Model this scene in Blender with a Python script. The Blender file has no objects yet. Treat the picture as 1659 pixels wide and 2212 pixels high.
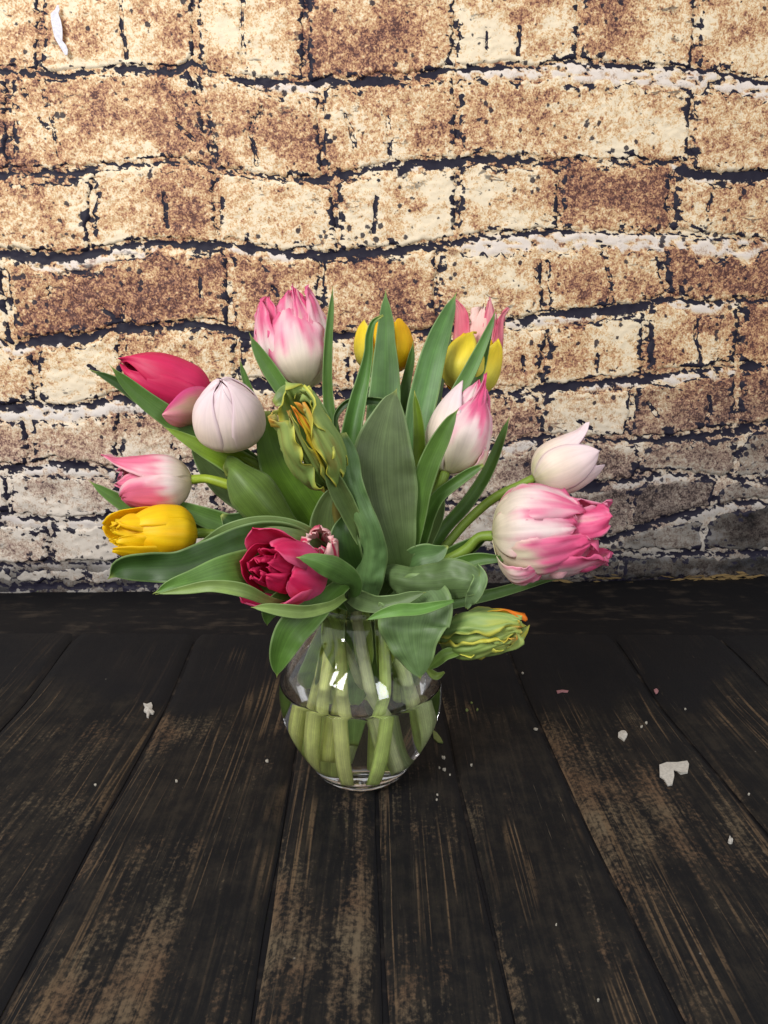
import bpy, math, random
import numpy as np
from mathutils import Vector

SC = bpy.context.scene
COL = SC.collection

# ------------------------------------------------------------------ camera
F = 1480.0                      # focal length for a picture 1659 wide
PITCH = math.radians(13.5)
CAM = np.array([0.021, -0.57, 0.384])
cam = bpy.data.cameras.new('camera')
cam.sensor_fit = 'VERTICAL'
cam.sensor_height = 36.0
cam.lens = 36.0 * F / 2212.0
cam.clip_start = 0.01
cam.clip_end = 50
camo = bpy.data.objects.new('camera', cam)
camo.location = CAM
camo.rotation_euler = (math.pi/2 - PITCH, 0, 0)
COL.objects.link(camo)
SC.camera = camo

# ------------------------------------------------------------------ world, lamps, exposure
w = bpy.data.worlds.new('World')
SC.world = w
w.use_nodes = True
bg = w.node_tree.nodes['Background']
bg.inputs[0].default_value = (0.97, 0.98, 1.0, 1)
bg.inputs[1].default_value = 0.62
SC.view_settings.view_transform = 'Standard'
SC.view_settings.look = 'None'
SC.view_settings.exposure = 0.0
SC.view_settings.gamma = 1.0
SC.render.engine = 'CYCLES'
SC.cycles.use_denoising = True
SC.cycles.max_bounces = 14
SC.cycles.transmission_bounces = 12
SC.cycles.transparent_max_bounces = 12
SC.cycles.blur_glossy = 0.3
SC.cycles.sample_clamp_indirect = 40
SC.cycles.caustics_refractive = True
SC.cycles.caustics_reflective = True

def area(name, loc, target, sx, sy, power, color):
    l = bpy.data.lights.new(name, 'AREA')
    l.shape = 'RECTANGLE'
    l.size = sx
    l.size_y = sy
    l.energy = power
    l.color = color
    o = bpy.data.objects.new(name, l)
    o.location = loc
    d = Vector(target) - Vector(loc)
    o.rotation_euler = d.to_track_quat('-Z', 'Y').to_euler()
    COL.objects.link(o)
    return o
for k_, dx_ in enumerate((-0.17, 0.17)):      # the two panes of the window at the left
    area('window_light', (-0.85 + dx_ * .86, -1.10 - dx_ * .5, 1.32), (0.0 + dx_, 0.3, 0.28), 0.28, 0.8, 14.5, (1.0, 0.985, 0.965))
area('side_window_light', (0.85, -1.25, 0.85), (0.0, 0.0, 0.12), 0.40, 0.5, 6.0, (0.95, 0.98, 1.0))

# ------------------------------------------------------------------ helpers
CP, SP = math.cos(PITCH), math.sin(PITCH)

def rays(px, py):
    cx = (np.asarray(px, float) - 829.5) / F
    cy = (1106 - np.asarray(py, float)) / F
    return np.stack([cx, CP + cy * SP, -SP + cy * CP], -1)

def P(px, py, Y):
    """point at depth plane world-Y seen at that place of a 1659x2212 picture"""
    d = rays(px, py)
    t = (Y - CAM[1]) / d[..., 1]
    return CAM + d * np.asarray(t)[..., None]

def pxsize(p):
    """metres per picture pixel at a point"""
    return ((p - CAM) @ np.array([0, CP, -SP])) / F

def srgb(r, g, b):
    c = np.array([r, g, b]) / 255.0
    return np.where(c <= 0.04045, c / 12.92, ((c + 0.055) / 1.055) ** 2.4)

def nrm(v):
    v = np.asarray(v, float)
    return v / (np.linalg.norm(v, axis=-1, keepdims=True) + 1e-12)

def hash3(ix, iy, iz, seed):
    h = (ix * 374761393 + iy * 668265263 + iz * 2147483647 + seed * 974634777) & 0xffffffff
    h = ((h ^ (h >> 13)) * 1274126177) & 0xffffffff
    h = h ^ (h >> 16)
    return (h & 0xffff) / 65535.0

def vn(x, y, z=0.0, seed=0):
    x, y, z = np.broadcast_arrays(np.asarray(x, float), np.asarray(y, float), np.asarray(z, float))
    ix, iy, iz = [np.floor(a).astype(np.int64) for a in (x, y, z)]
    fx, fy, fz = x - ix, y - iy, z - iz
    fx, fy, fz = [f * f * (3 - 2 * f) for f in (fx, fy, fz)]
    r = 0
    for a in (0, 1):
        for b in (0, 1):
            for c in (0, 1):
                wt = (fx if a else 1 - fx) * (fy if b else 1 - fy) * (fz if c else 1 - fz)
                r = r + wt * hash3(ix + a, iy + b, iz + c, seed)
    return r * 2 - 1

def fbm(x, y, z=0.0, seed=0, o=4):
    r = 0
    a = 0.5
    for k in range(o):
        f = 2 ** k
        r = r + a * vn(np.asarray(x) * f, np.asarray(y) * f, np.asarray(z) * f, seed + k * 17)
        a *= 0.5
    return r

def sstep(a, b, x):
    t = np.clip((x - a) / (b - a), 0, 1)
    return t * t * (3 - 2 * t)

def grid_faces(nu, nv, off=0, close=False):
    f = []
    for i in range(nu - 1):
        for j in range(nv - (0 if close else 1)):
            j2 = (j + 1) % nv
            f.append((off + i * nv + j, off + (i + 1) * nv + j, off + (i + 1) * nv + j2, off + i * nv + j2))
    return f

def mesh_obj(name, V, faces, mat, parent=None, col=None, fl=None, uv=None, smooth=True):
    me = bpy.data.meshes.new(name)
    V = np.asarray(V, float).reshape(-1, 3)
    me.from_pydata(V.tolist(), [], faces)
    if col is not None:
        a = me.color_attributes.new('Col', 'FLOAT_COLOR', 'POINT')
        c = np.ones((len(V), 4))
        c[:, :3] = np.asarray(col).reshape(-1, 3)
        a.data.foreach_set('color', c.ravel())
    for k, v in (fl or {}).items():
        a = me.attributes.new(k, 'FLOAT', 'POINT')
        a.data.foreach_set('value', np.asarray(v, float).ravel())
    if uv is not None:
        l = me.uv_layers.new(name='UVMap')
        idx = np.zeros(len(me.loops), dtype=np.int32)
        me.loops.foreach_get('vertex_index', idx)
        l.data.foreach_set('uv', np.asarray(uv, float).reshape(-1, 2)[idx].ravel())
    if smooth:
        me.polygons.foreach_set('use_smooth', [True] * len(me.polygons))
    me.materials.append(mat)
    me.update()
    o = bpy.data.objects.new(name, me)
    COL.objects.link(o)
    if parent is not None:
        o.parent = parent
        o.matrix_parent_inverse = parent.matrix_world.inverted()
    return o

def thing(name, label, cat, loc, group=None):
    o = bpy.data.objects.new(name, None)
    o.empty_display_size = 0.01
    COL.objects.link(o)
    o.location = loc
    o['label'] = label
    o['category'] = cat
    if group:
        o['group'] = group
    bpy.context.view_layer.update()
    return o

def tag(o, label, cat, group=None):
    o['label'] = label
    o['category'] = cat
    if group:
        o['group'] = group
    return o

# ------------------------------------------------------------------ materials
class NT:
    def __init__(s, name):
        s.m = bpy.data.materials.new(name)
        s.m.use_nodes = True
        s.t = s.m.node_tree
        s.b = s.t.nodes['Principled BSDF']
        s.out = s.t.nodes['Material Output']
    def n(s, typ, **kw):
        nd = s.t.nodes.new(typ)
        for k, v in kw.items():
            if k.startswith('i_'):
                nd.inputs[k[2:].replace('_', ' ')].default_value = v
            else:
                setattr(nd, k, v)
        return nd
    def l(s, a, b):
        s.t.links.new(a, b)
    def attr(s, name):
        return s.n('ShaderNodeAttribute', attribute_name=name)
    def math(s, op, a, b=None, c=None, clamp=False):
        nd = s.n('ShaderNodeMath', operation=op, use_clamp=clamp)
        for i, v in enumerate((a, b, c)):
            if v is None:
                continue
            if isinstance(v, (int, float)):
                nd.inputs[i].default_value = v
            else:
                s.l(v, nd.inputs[i])
        return nd.outputs[0]
    def mix(s, f, a, b, blend='MIX'):
        nd = s.n('ShaderNodeMix', data_type='RGBA', blend_type=blend)
        for i, v in ((0, f), (6, a), (7, b)):
            if isinstance(v, (int, float)):
                nd.inputs[i].default_value = v
            elif isinstance(v, (tuple, list, np.ndarray)):
                nd.inputs[i].default_value = (*[float(q) for q in v][:3], 1)
            else:
                s.l(v, nd.inputs[i])
        return nd.outputs[2]
    def noise(s, vec, scale, detail=3, rough=0.55, dist=0.0):
        nd = s.n('ShaderNodeTexNoise')
        nd.inputs['Scale'].default_value = scale
        nd.inputs['Detail'].default_value = detail
        nd.inputs['Roughness'].default_value = rough
        nd.inputs['Distortion'].default_value = dist
        if vec is not None:
            s.l(vec, nd.inputs['Vector'])
        return nd.outputs[0]
    def maprange(s, v, a, b, c=0.0, d=1.0):
        nd = s.n('ShaderNodeMapRange')
        nd.interpolation_type = 'SMOOTHSTEP'
        s.l(v, nd.inputs[0])
        for i, q in enumerate((a, b, c, d)):
            nd.inputs[i + 1].default_value = q
        return nd.outputs[0]
    def scale(s, vec, sc):
        nd = s.n('ShaderNodeMapping')
        s.l(vec, nd.inputs[0])
        nd.inputs['Scale'].default_value = sc
        return nd.outputs[0]
    def bump(s, h, strength, dist):
        nd = s.n('ShaderNodeBump')
        nd.inputs['Strength'].default_value = strength
        nd.inputs['Distance'].default_value = dist
        s.l(h, nd.inputs['Height'])
        s.l(nd.outputs[0], s.b.inputs['Normal'])
        return nd

def mat_wall():
    s = NT('weathered_brick')
    g = s.n('ShaderNodeTexCoord').outputs['Object']
    c = s.attr('Col').outputs['Color']
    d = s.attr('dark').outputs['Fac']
    n1 = s.noise(g, 170, 4, 0.65, 0.6)
    n2 = s.noise(g, 420, 2, 0.5, 0.3)
    sm = s.scale(g, (40, 40, 105))
    n3 = s.noise(sm, 1.0, 4, 0.6, 0.8)
    br = s.attr('brown').outputs['Fac']
    n4 = s.noise(g, 75, 3, 0.6, 1.0)
    f = s.math('ADD', s.math('MULTIPLY', n1, 0.55), s.math('MULTIPLY', n2, 0.45))
    f = s.math('ADD', f, s.math('MULTIPLY', s.math('SUBTRACT', n4, 0.5), 0.35))
    f = s.math('ADD', br, s.math('MULTIPLY', s.math('SUBTRACT', f, 0.5), 3.2))
    ramp = s.n('ShaderNodeValToRGB')
    s.l(f, ramp.inputs[0])
    cr_ = ramp.color_ramp
    stops = [(0.0, srgb(238, 220, 190)), (0.26, srgb(222, 190, 144)), (0.50, srgb(196, 150, 108)), (0.74, srgb(152, 104, 82)), (1.0, srgb(84, 54, 50))]
    while len(cr_.elements) < len(stops):
        cr_.elements.new(0.5)
    for el, (p_, c_) in zip(cr_.elements, stops):
        el.position = p_
        el.color = (*[float(q) for q in c_], 1)
    base = s.mix(1.0, ramp.outputs[0], c, 'MULTIPLY')
    gr = s.attr('grey').outputs['Fac']
    hsv = s.n('ShaderNodeHueSaturation')
    s.l(s.math('SUBTRACT', 1.0, s.math('MULTIPLY', gr, 0.42)), hsv.inputs['Saturation'])
    s.l(base, hsv.inputs['Color'])
    base = hsv.outputs[0]
    # dark flecks and holes
    vor = s.n('ShaderNodeTexVoronoi')
    vor.inputs['Scale'].default_value = 62
    vor.inputs['Randomness'].default_value = 1
    s.l(g, vor.inputs['Vector'])
    thr = s.maprange(s.noise(g, 14, 2), 0.42, 0.70, 0.07, 0.27)
    pit = s.maprange(s.math('SUBTRACT', vor.outputs['Distance'], s.math('ADD', thr, s.math('MULTIPLY', s.math('SUBTRACT', n1, 0.5), 0.5))), -0.03, 0.05, 1.0, 0.0)
    crumb = s.maprange(n3, 0.60, 0.66)
    crumb = s.math('MULTIPLY', crumb, s.maprange(s.noise(g, 11, 3, 0.6), 0.47, 0.58))
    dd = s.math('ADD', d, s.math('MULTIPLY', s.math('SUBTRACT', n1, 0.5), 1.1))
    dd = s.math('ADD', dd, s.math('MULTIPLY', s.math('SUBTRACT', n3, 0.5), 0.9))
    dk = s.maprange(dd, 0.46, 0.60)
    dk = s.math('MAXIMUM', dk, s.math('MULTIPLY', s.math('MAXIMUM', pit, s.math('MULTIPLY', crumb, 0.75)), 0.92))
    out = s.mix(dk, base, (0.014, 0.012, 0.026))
    s.l(out, s.b.inputs['Base Color'])
    s.b.inputs['Roughness'].default_value = 0.62
    s.b.inputs['Specular IOR Level'].default_value = 0.25
    h = s.math('SUBTRACT', s.math('MULTIPLY', n1, 0.5), dk)
    s.bump(h, 0.16, 0.0015)
    return s.m

def mat_wood():
    s = NT('dark_worn_wood')
    g = s.n('ShaderNodeTexCoord').outputs['Object']
    edge = s.attr('edge').outputs['Fac']
    rnd = s.attr('tone').outputs['Fac']
    comb = s.n('ShaderNodeCombineXYZ')
    s.l(s.math('MULTIPLY', rnd, 7.0), comb.inputs[0])
    s.l(s.math('MULTIPLY', rnd, 3.0), comb.inputs[1])
    add = s.n('ShaderNodeVectorMath', operation='ADD')
    s.l(g, add.inputs[0])
    s.l(comb.outputs[0], add.inputs[1])
    v = add.outputs[0]
    grain = s.noise(s.scale(v, (160, 9, 1)), 1.0, 6, 0.68, 0.9)
    streak = s.noise(s.scale(v, (34, 2.6, 1)), 1.0, 4, 0.55, 0.5)
    patch = s.noise(v, 9, 4, 0.6)
    fine = s.noise(v, 260, 3, 0.7)
    m = s.math('ADD', s.math('MULTIPLY', grain, 0.52), s.math('MULTIPLY', streak, 0.48))
    m = s.math('ADD', m, s.math('MULTIPLY', s.math('SUBTRACT', patch, 0.5), 0.5))
    m = s.math('ADD', m, s.math('MULTIPLY', s.math('SUBTRACT', fine, 0.5), 0.55))
    m = s.math('ADD', m, s.math('MULTIPLY', edge, 0.10))
    m = s.math('ADD', m, s.math('MULTIPLY', s.math('SUBTRACT', rnd, 0.5), 0.10))
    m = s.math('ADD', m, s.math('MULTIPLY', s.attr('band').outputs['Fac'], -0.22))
    m = s.math('ADD', m, s.math('MULTIPLY', s.math('SUBTRACT', s.noise(v, 3.2, 3, 0.6), 0.5), 0.45))
    worn = s.maprange(m, 0.53, 0.78)
    hue = s.noise(v, 16, 2)
    brown = s.mix(s.maprange(hue, 0.35, 0.65), (0.125, 0.076, 0.044), (0.135, 0.102, 0.064))
    mud = s.mix(s.maprange(s.math('ADD', s.math('MULTIPLY', s.noise(v, 40, 5, 0.75), 0.5), s.math('MULTIPLY', grain, 0.5)), 0.42, 0.64), (0.0055, 0.0055, 0.0062), (0.020, 0.0165, 0.0130))
    out = s.mix(s.math('MULTIPLY', worn, 0.8), mud, brown)
    thin = s.noise(s.scale(v, (62, 1.1, 1)), 1.0, 3, 0.5, 0.25)
    thin = s.math('MULTIPLY', s.maprange(s.math('ABSOLUTE', s.math('SUBTRACT', thin, 0.5)), 0.0, 0.022, 1.0, 0.0), s.maprange(s.noise(s.scale(v, (12, 5, 1)), 1.0, 3), 0.47, 0.60))
    thin = s.math('MULTIPLY', thin, s.maprange(fine, 0.35, 0.5, 0.3, 1.0))
    out = s.mix(s.math('MULTIPLY', thin, 0.6), out, (0.15, 0.098, 0.055))
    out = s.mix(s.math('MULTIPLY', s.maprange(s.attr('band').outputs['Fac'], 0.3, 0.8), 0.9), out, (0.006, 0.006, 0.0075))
    # scratches and dust
    sc = s.noise(s.scale(v, (700, 20, 1)), 1.0, 2, 0.5, 1.2)
    scr = s.math('MULTIPLY', s.maprange(sc, 0.70, 0.76), s.maprange(s.noise(v, 5, 2), 0.52, 0.66))
    out = s.mix(s.math('MULTIPLY', scr, 0.5), out, (0.20, 0.16, 0.11))
    vor = s.n('ShaderNodeTexVoronoi')
    vor.inputs['Scale'].default_value = 85
    s.l(v, vor.inputs['Vector'])
    dust = s.maprange(s.math('SUBTRACT', vor.outputs['Distance'], s.maprange(s.noise(v, 30, 2), 0.58, 0.8, 0.0, 0.12)), -0.02, 0.01, 1.0, 0.0)
    out = s.mix(s.math('MULTIPLY', dust, 0.5), out, (0.22, 0.20, 0.17))
    s.l(out, s.b.inputs['Base Color'])
    s.l(s.maprange(patch, 0.3, 0.7, 0.62, 0.80), s.b.inputs['Roughness'])
    s.b.inputs['Specular IOR Level'].default_value = 0.16
    s.bump(s.math('ADD', grain, s.math('MULTIPLY', fine, 0.3)), 0.35, 0.001)
    return s.m

def mat_black():
    s = NT('black_backdrop_cloth')
    g = s.n('ShaderNodeTexCoord').outputs['Object']
    n = s.noise(g, 30, 4, 0.6)
    n2 = s.noise(s.scale(g, (12, 60, 60)), 1.0, 4, 0.6)
    f = s.maprange(s.math('ADD', s.math('MULTIPLY', n, .5), s.math('MULTIPLY', n2, .5)), 0.50, 0.68)
    out = s.mix(f, (0.005, 0.0048, 0.006), (0.036, 0.028, 0.022))
    s.l(out, s.b.inputs['Base Color'])
    s.b.inputs['Roughness'].default_value = 0.7
    s.b.inputs['Specular IOR Level'].default_value = 0.15
    return s.m

def mat_plant(name, rough, spec, trans, vein, vs, bumps):
    s = NT(name)
    uv = s.n('ShaderNodeTexCoord').outputs['UV']
    ob = s.n('ShaderNodeTexCoord').outputs['Object']
    c = s.attr('Col').outputs['Color']
    st = s.noise(s.scale(uv, vs), 1.0, 3, 0.6, 0.2)
    bl = s.noise(ob, 60, 3, 0.6)
    f1 = s.maprange(st, 0.35, 0.65, 1 - vein, 1 + vein * 0.6)
    f2 = s.maprange(bl, 0.3, 0.7, 1 - vein * 0.7, 1 + vein * 0.6)
    k = s.math('MULTIPLY', f1, f2)
    sp = s.n('ShaderNodeCombineColor')
    for i in range(3):
        s.l(k, sp.inputs[i])
    out = s.mix(1.0, c, sp.outputs[0], 'MULTIPLY')
    s.l(out, s.b.inputs['Base Color'])
    s.b.inputs['Roughness'].default_value = rough
    s.b.inputs['Specular IOR Level'].default_value = spec
    s.bump(s.math('ADD', st, s.math('MULTIPLY', bl, 0.5)), bumps, 0.001)
    tr = s.n('ShaderNodeBsdfTranslucent')
    s.l(out, tr.inputs[0])
    mx = s.n('ShaderNodeMixShader')
    mx.inputs[0].default_value = trans
    s.l(s.b.outputs[0], mx.inputs[1])
    s.l(tr.outputs[0], mx.inputs[2])
    s.l(mx.outputs[0], s.out.inputs[0])
    return s.m

def mat_simple(name, color, rough=0.5, spec=0.4, **kw):
    s = NT(name)
    g = s.n('ShaderNodeTexCoord').outputs['Object']
    n = s.noise(g, 400, 3)
    s.l(s.mix(s.maprange(n, 0.3, 0.7), [q * 0.8 for q in color], color), s.b.inputs['Base Color'])
    s.b.inputs['Roughness'].default_value = rough
    s.b.inputs['Specular IOR Level'].default_value = spec
    return s.m

def mat_glass(name, ior, color):
    s = NT(name)
    s.b.inputs['Base Color'].default_value = (*color, 1)
    s.b.inputs['Roughness'].default_value = 0.0
    s.b.inputs['IOR'].default_value = ior
    s.b.inputs['Transmission Weight'].default_value = 1.0
    return s.m

WALL = mat_wall()
WOOD = mat_wood()
BLACK = mat_black()
PETAL = mat_plant('tulip_petal', 0.48, 0.35, 0.30, 0.045, (22, 2.0, 1), 0.06)
LEAF = mat_plant('tulip_leaf', 0.44, 0.40, 0.22, 0.17, (44, 1.3, 1), 0.12)
GLASS = mat_glass('clear_glass', 1.47, (1.0, 1.0, 1.0))
WATER = mat_glass('water', 1.333, (1.0, 1.0, 1.0))
CHIP = mat_simple('white_paint_flake', (0.48, 0.45, 0.40), 0.6, 0.3)
CRUMB = mat_simple('pale_crumb', (0.40, 0.37, 0.31), 0.7, 0.2)
PAPER = mat_simple('white_paper', (0.80, 0.78, 0.84), 0.7, 0.2)
GREENBIT = mat_simple('dry_green_bit', (0.16, 0.20, 0.06), 0.6, 0.3)
PINKBIT = mat_simple('pink_bit', (0.35, 0.16, 0.17), 0.6, 0.3)

# ------------------------------------------------------------------ brick wall
WN = nrm(np.array([0.06, -1.0, 0.0]))        # faces the vase
WT = nrm(np.array([1.0, 0.06, 0.0]))
def on_wall(px, py, dep=0.0):
    d = rays(px, py)
    # plane y = 0.49 + 0.06 x
    t = (0.49 + 0.06 * CAM[0] - CAM[1]) / (d[..., 1] - 0.06 * d[..., 0])
    return CAM + d * t[..., None] + WN * np.asarray(dep)[..., None]

LINES = [
 [(-420,-470),(2080,-440)],
 [(-420,-255),(0,-250),(800,-230),(1659,-235),(2080,-230)],
 [(-420,-48),(0,-45),(420,-60),(830,-40),(1300,-55),(1659,-40),(2080,-30)],
 [(-420,165),(0,155),(75,158),(130,163),(180,158),(270,146),(330,150),(380,155),(415,132),(440,146),(500,168),(545,176),(600,176),(650,184),(700,172),(760,178),(830,172),(900,165),(965,152),(1010,150),(1075,144),(1160,148),(1215,132),(1260,137),(1330,143),(1420,146),(1520,152),(1570,162),(1659,180),(2080,200)],
 [(-420,390),(0,378),(80,376),(150,375),(230,358),(320,352),(400,352),(470,365),(550,378),(640,390),(700,386),(750,378),(830,362),(930,355),(1010,345),(1100,345),(1180,350),(1240,348),(1300,350),(1450,352),(1500,378),(1560,380),(1659,375),(2080,380)],
 [(-420,540),(0,548),(100,558),(180,555),(260,535),(350,525),(460,530),(520,530),(600,545),(700,555),(735,548),(800,545),(860,540),(960,525),(1060,510),(1180,502),(1240,500),(1350,506),(1450,505),(1659,522),(2080,540)],
 [(-420,720),(0,735),(25,757),(60,742),(95,730),(182,734),(247,712),(305,708),(364,708),(418,698),(470,705),(520,722),(620,730),(760,725),(900,720),(1000,708),(1090,696),(1176,683),(1272,674),(1350,672),(1395,659),(1436,644),(1521,655),(1659,648),(2080,640)],
 [(-420,885),(0,883),(65,872),(127,880),(204,872),(260,860),(340,868),(420,850),(545,826),(603,836),(760,850),(900,850),(1060,845),(1153,841),(1280,830),(1395,817),(1469,804),(1544,796),(1600,793),(1659,790),(2080,770)],
 [(-420,1000),(0,1007),(65,1010),(120,1001),(175,1007),(247,1014),(330,1008),(418,999),(520,990),(760,985),(950,975),(1050,968),(1109,956),(1183,943),(1265,949),(1376,952),(1518,943),(1592,930),(1659,915),(2080,890)],
 [(-420,1105),(0,1112),(87,1122),(189,1120),(269,1122),(420,1118),(700,1105),(1000,1085),(1150,1068),(1265,1055),(1358,1038),(1451,1024),(1544,1030),(1659,1038),(2080,1050)],
 [(-420,1220),(0,1219),(229,1217),(480,1215),(800,1205),(1100,1192),(1302,1172),(1365,1146),(1451,1120),(1544,1097),(1600,1084),(1659,1086),(2080,1100)],
 [(-420,1280),(0,1264),(100,1268),(229,1264),(480,1255),(800,1232),(1100,1212),(1320,1196),(1659,1194),(2080,1196)],
 [(-420,1322),(0,1302),(480,1296),(830,1284),(1100,1270),(1300,1262),(1659,1256),(2080,1250)],
]
def line(i, x):
    L = LINES[i]
    return np.interp(x, [p[0] for p in L], [p[1] for p in L])
# pale mortar showing below a joint line: (x0, x1, thickness)
PALE = {3: [(560, 700, 14), (1000, 1180, 18), (1180, 1700, 34)], 4: [(860, 1010, 6), (1450, 1660, 8)],
        5: [(60, 330, 22), (500, 640, 12), (1000, 1640, 34)], 6: [(1100, 1290, 12), (1450, 1580, 16), (0, 140, 12)],
        7: [(0, 330, 26), (1260, 1420, 8), (1430, 1580, 18)], 8: [(60, 420, 14), (1060, 1150, 16)], 9: [(1330, 1500, 10), (0, 270, 12)],
        10: [(0, 240, 4), (1460, 1640, 10)]}
def pale(i, x):
    r = np.zeros_like(np.asarray(x, float))
    for a, b, h in PALE.get(i, []):
        r = np.maximum(r, h * sstep(a - 25, a + 25, x) * (1 - sstep(b - 25, b + 25, x)))
    return r
# dark shadow line half thickness along each joint: (x, half thickness)
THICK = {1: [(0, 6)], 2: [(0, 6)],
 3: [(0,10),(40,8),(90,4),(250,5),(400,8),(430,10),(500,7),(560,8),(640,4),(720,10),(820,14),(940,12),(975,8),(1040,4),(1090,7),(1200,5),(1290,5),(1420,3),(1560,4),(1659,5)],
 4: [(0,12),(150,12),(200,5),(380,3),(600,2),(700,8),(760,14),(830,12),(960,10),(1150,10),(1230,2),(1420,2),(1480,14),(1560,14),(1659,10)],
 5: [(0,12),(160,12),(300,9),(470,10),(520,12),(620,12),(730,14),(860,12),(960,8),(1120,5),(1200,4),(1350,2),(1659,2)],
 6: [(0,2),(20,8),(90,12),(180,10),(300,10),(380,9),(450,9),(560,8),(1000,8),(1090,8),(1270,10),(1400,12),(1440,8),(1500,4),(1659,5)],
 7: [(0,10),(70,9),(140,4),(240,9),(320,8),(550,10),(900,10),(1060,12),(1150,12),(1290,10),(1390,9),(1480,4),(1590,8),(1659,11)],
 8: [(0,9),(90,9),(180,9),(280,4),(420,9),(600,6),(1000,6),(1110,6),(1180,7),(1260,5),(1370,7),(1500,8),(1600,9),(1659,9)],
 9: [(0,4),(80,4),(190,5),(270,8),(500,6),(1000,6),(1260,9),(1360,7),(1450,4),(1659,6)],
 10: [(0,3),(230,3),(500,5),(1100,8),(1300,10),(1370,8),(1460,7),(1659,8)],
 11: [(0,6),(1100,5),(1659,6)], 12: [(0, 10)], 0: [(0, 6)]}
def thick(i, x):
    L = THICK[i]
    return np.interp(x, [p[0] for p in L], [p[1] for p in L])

# rows: joints as (x_top, x_bottom) or x, and per brick (brownness, darkness, blue)
ROWS = [
 ([-420,-160,120,400,660,930,1210,1500,1800,2080], [.3,.4,.2,.5,.3,.2,.4,.5,.3]),
 ([-420,-250,10,250,520,800,1080,1350,1640,1860,2080], [.3,.2,.4,.3,.5,.2,.3,.5,.2,.4]),
 ([-420,-190,(92,86),(418,424),(662,660),(988,980),(1256,1250),(1510,1500),1780,2080], [.3,.25,.28,.3,.55,.12,.5,.35,.3]),
 ([-420,-250,20,(412,470),(690,700),(985,990),(1500,1490),1800,2080], [.3,.4,.42,.40,.42,.25,.42,.3]),
 ([-420,-120,(205,190),(468,470),(722,732),(990,985),(1212,1208),(1455,1448),1720,2080], [.3,.25,.42,.12,.10,.28,.68,.4,.3]),
 ([-420,-240,(2,34),(493,500),(694,692),(945,940),(1172,1178),(1430,1438),1700,2080], [.3,.3,.72,.62,.6,.5,.42,.82,.5]),
 ([-420,-190,(74,82),(262,268),(515,510),(760,760),(965,965),(1192,1160),(1398,1392),(1602,1590),1850,2080], [.4,.35,.2,.25,.3,.4,.4,.2,.42,.58,.3,.4]),
 ([-420,-160,(62,66),(262,255),(385,380),(600,600),(850,850),(1172,1160),(1372,1355),(1596,1590),1850,2080], [.5,.55,.55,.35,.4,.5,.4,.2,.8,.85,.35,.4]),
 ([-420,-250,20,(268,262),(470,475),(700,700),(960,960),(1170,1160),(1388,1380),(1604,1582),1830,2080], [.5,.4,.5,.3,.3,.4,.5,.5,.55,.6,.55,.5]),
 ([-420,-120,(106,110),(340,340),(580,580),(850,850),(1130,1130),(1368,1360),(1560,1540),1800,2080], [.4,.3,.25,.25,.3,.4,.5,.72,.6,.65,.5]),
 ([-420,-220,30,270,520,800,1080,(1300,1296),(1524,1516),1800,2080], [.2,.2,.2,.2,.3,.5,.5,.5,.5,.6]),
 ([-420,-100,260,620,1000,1340,1700,2080], [.2,.2,.2,.3,.4,.4,.4,.4]),
]
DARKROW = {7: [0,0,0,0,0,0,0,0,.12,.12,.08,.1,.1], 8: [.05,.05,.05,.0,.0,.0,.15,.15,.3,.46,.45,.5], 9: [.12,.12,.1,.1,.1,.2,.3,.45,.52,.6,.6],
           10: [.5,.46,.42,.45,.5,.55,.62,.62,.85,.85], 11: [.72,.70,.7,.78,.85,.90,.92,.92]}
CRACKS = [
 [(262,0),(262,60),(272,95),(272,126)], [(524,0),(523,60),(526,110),(530,145)], [(1122,60),(1122,88),(1118,118)], [(1052,70),(1050,105)],
 [(52,195),(75,240),(105,278)], [(92,180),(98,215),(114,265),(120,300),(128,336)], [(378,210),(382,240)], [(380,268),(398,285),(420,302)],
 [(548,255),(542,290),(555,355)], [(568,230),(560,250)], [(744,248),(758,280),(770,330)], [(836,240),(842,300),(844,355)],
 [(812,425),(808,500)], [(356,425),(360,490)], [(1344,480),(1341,498)], [(1538,420),(1528,455)],
 [(215,663),(240,680),(258,696),(257,715)], [(268,660),(266,680),(258,700)], [(108,620),(108,640),(88,648)], [(432,600),(436,640)], [(590,620),(600,640)],
 [(695,575),(698,610),(700,645)], [(1308,540),(1312,580),(1322,615),(1318,652)], [(1184,565),(1180,600),(1182,650)], [(3,600),(20,645),(45,700)],
 [(255,752),(262,770)], [(1518,665),(1505,700),(1502,735),(1510,760),(1512,790)], [(194,790),(215,808)], [(516,750),(518,790)], [(76,800),(80,830),(80,870)],
 [(1366,846),(1364,880),(1368,905),(1355,940)], [(1532,855),(1534,885),(1520,930)], [(125,995),(120,1005)], [(268,860),(262,900),(262,940)],
 [(10,1108),(16,1118)], [(1552,1042),(1545,1070),(1546,1085)], [(1250,910),(1275,925)], [(1400,870),(1420,900)],
 [(1470,620),(1476,655)], [(1290,765),(1288,800)], [(1130,770),(1131,800)],
]
seg_a = np.array([c[i] for c in CRACKS for i in range(len(c) - 1)], float)
seg_b = np.array([c[i + 1] for c in CRACKS for i in range(len(c) - 1)], float)
def crack_dist(px, py):
    d = np.full(px.shape, 99.0)
    x0, x1, y0, y1 = px.min() - 9, px.max() + 9, py.min() - 9, py.max() + 9
    for a, b in zip(seg_a, seg_b):
        if max(a[0], b[0]) < x0 or min(a[0], b[0]) > x1 or max(a[1], b[1]) < y0 or min(a[1], b[1]) > y1:
            continue
        ab = b - a
        t = np.clip(((px - a[0]) * ab[0] + (py - a[1]) * ab[1]) / (ab @ ab), 0, 1)
        d = np.minimum(d, np.hypot(px - a[0] - t * ab[0], py - a[1] - t * ab[1]))
    return d

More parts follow.
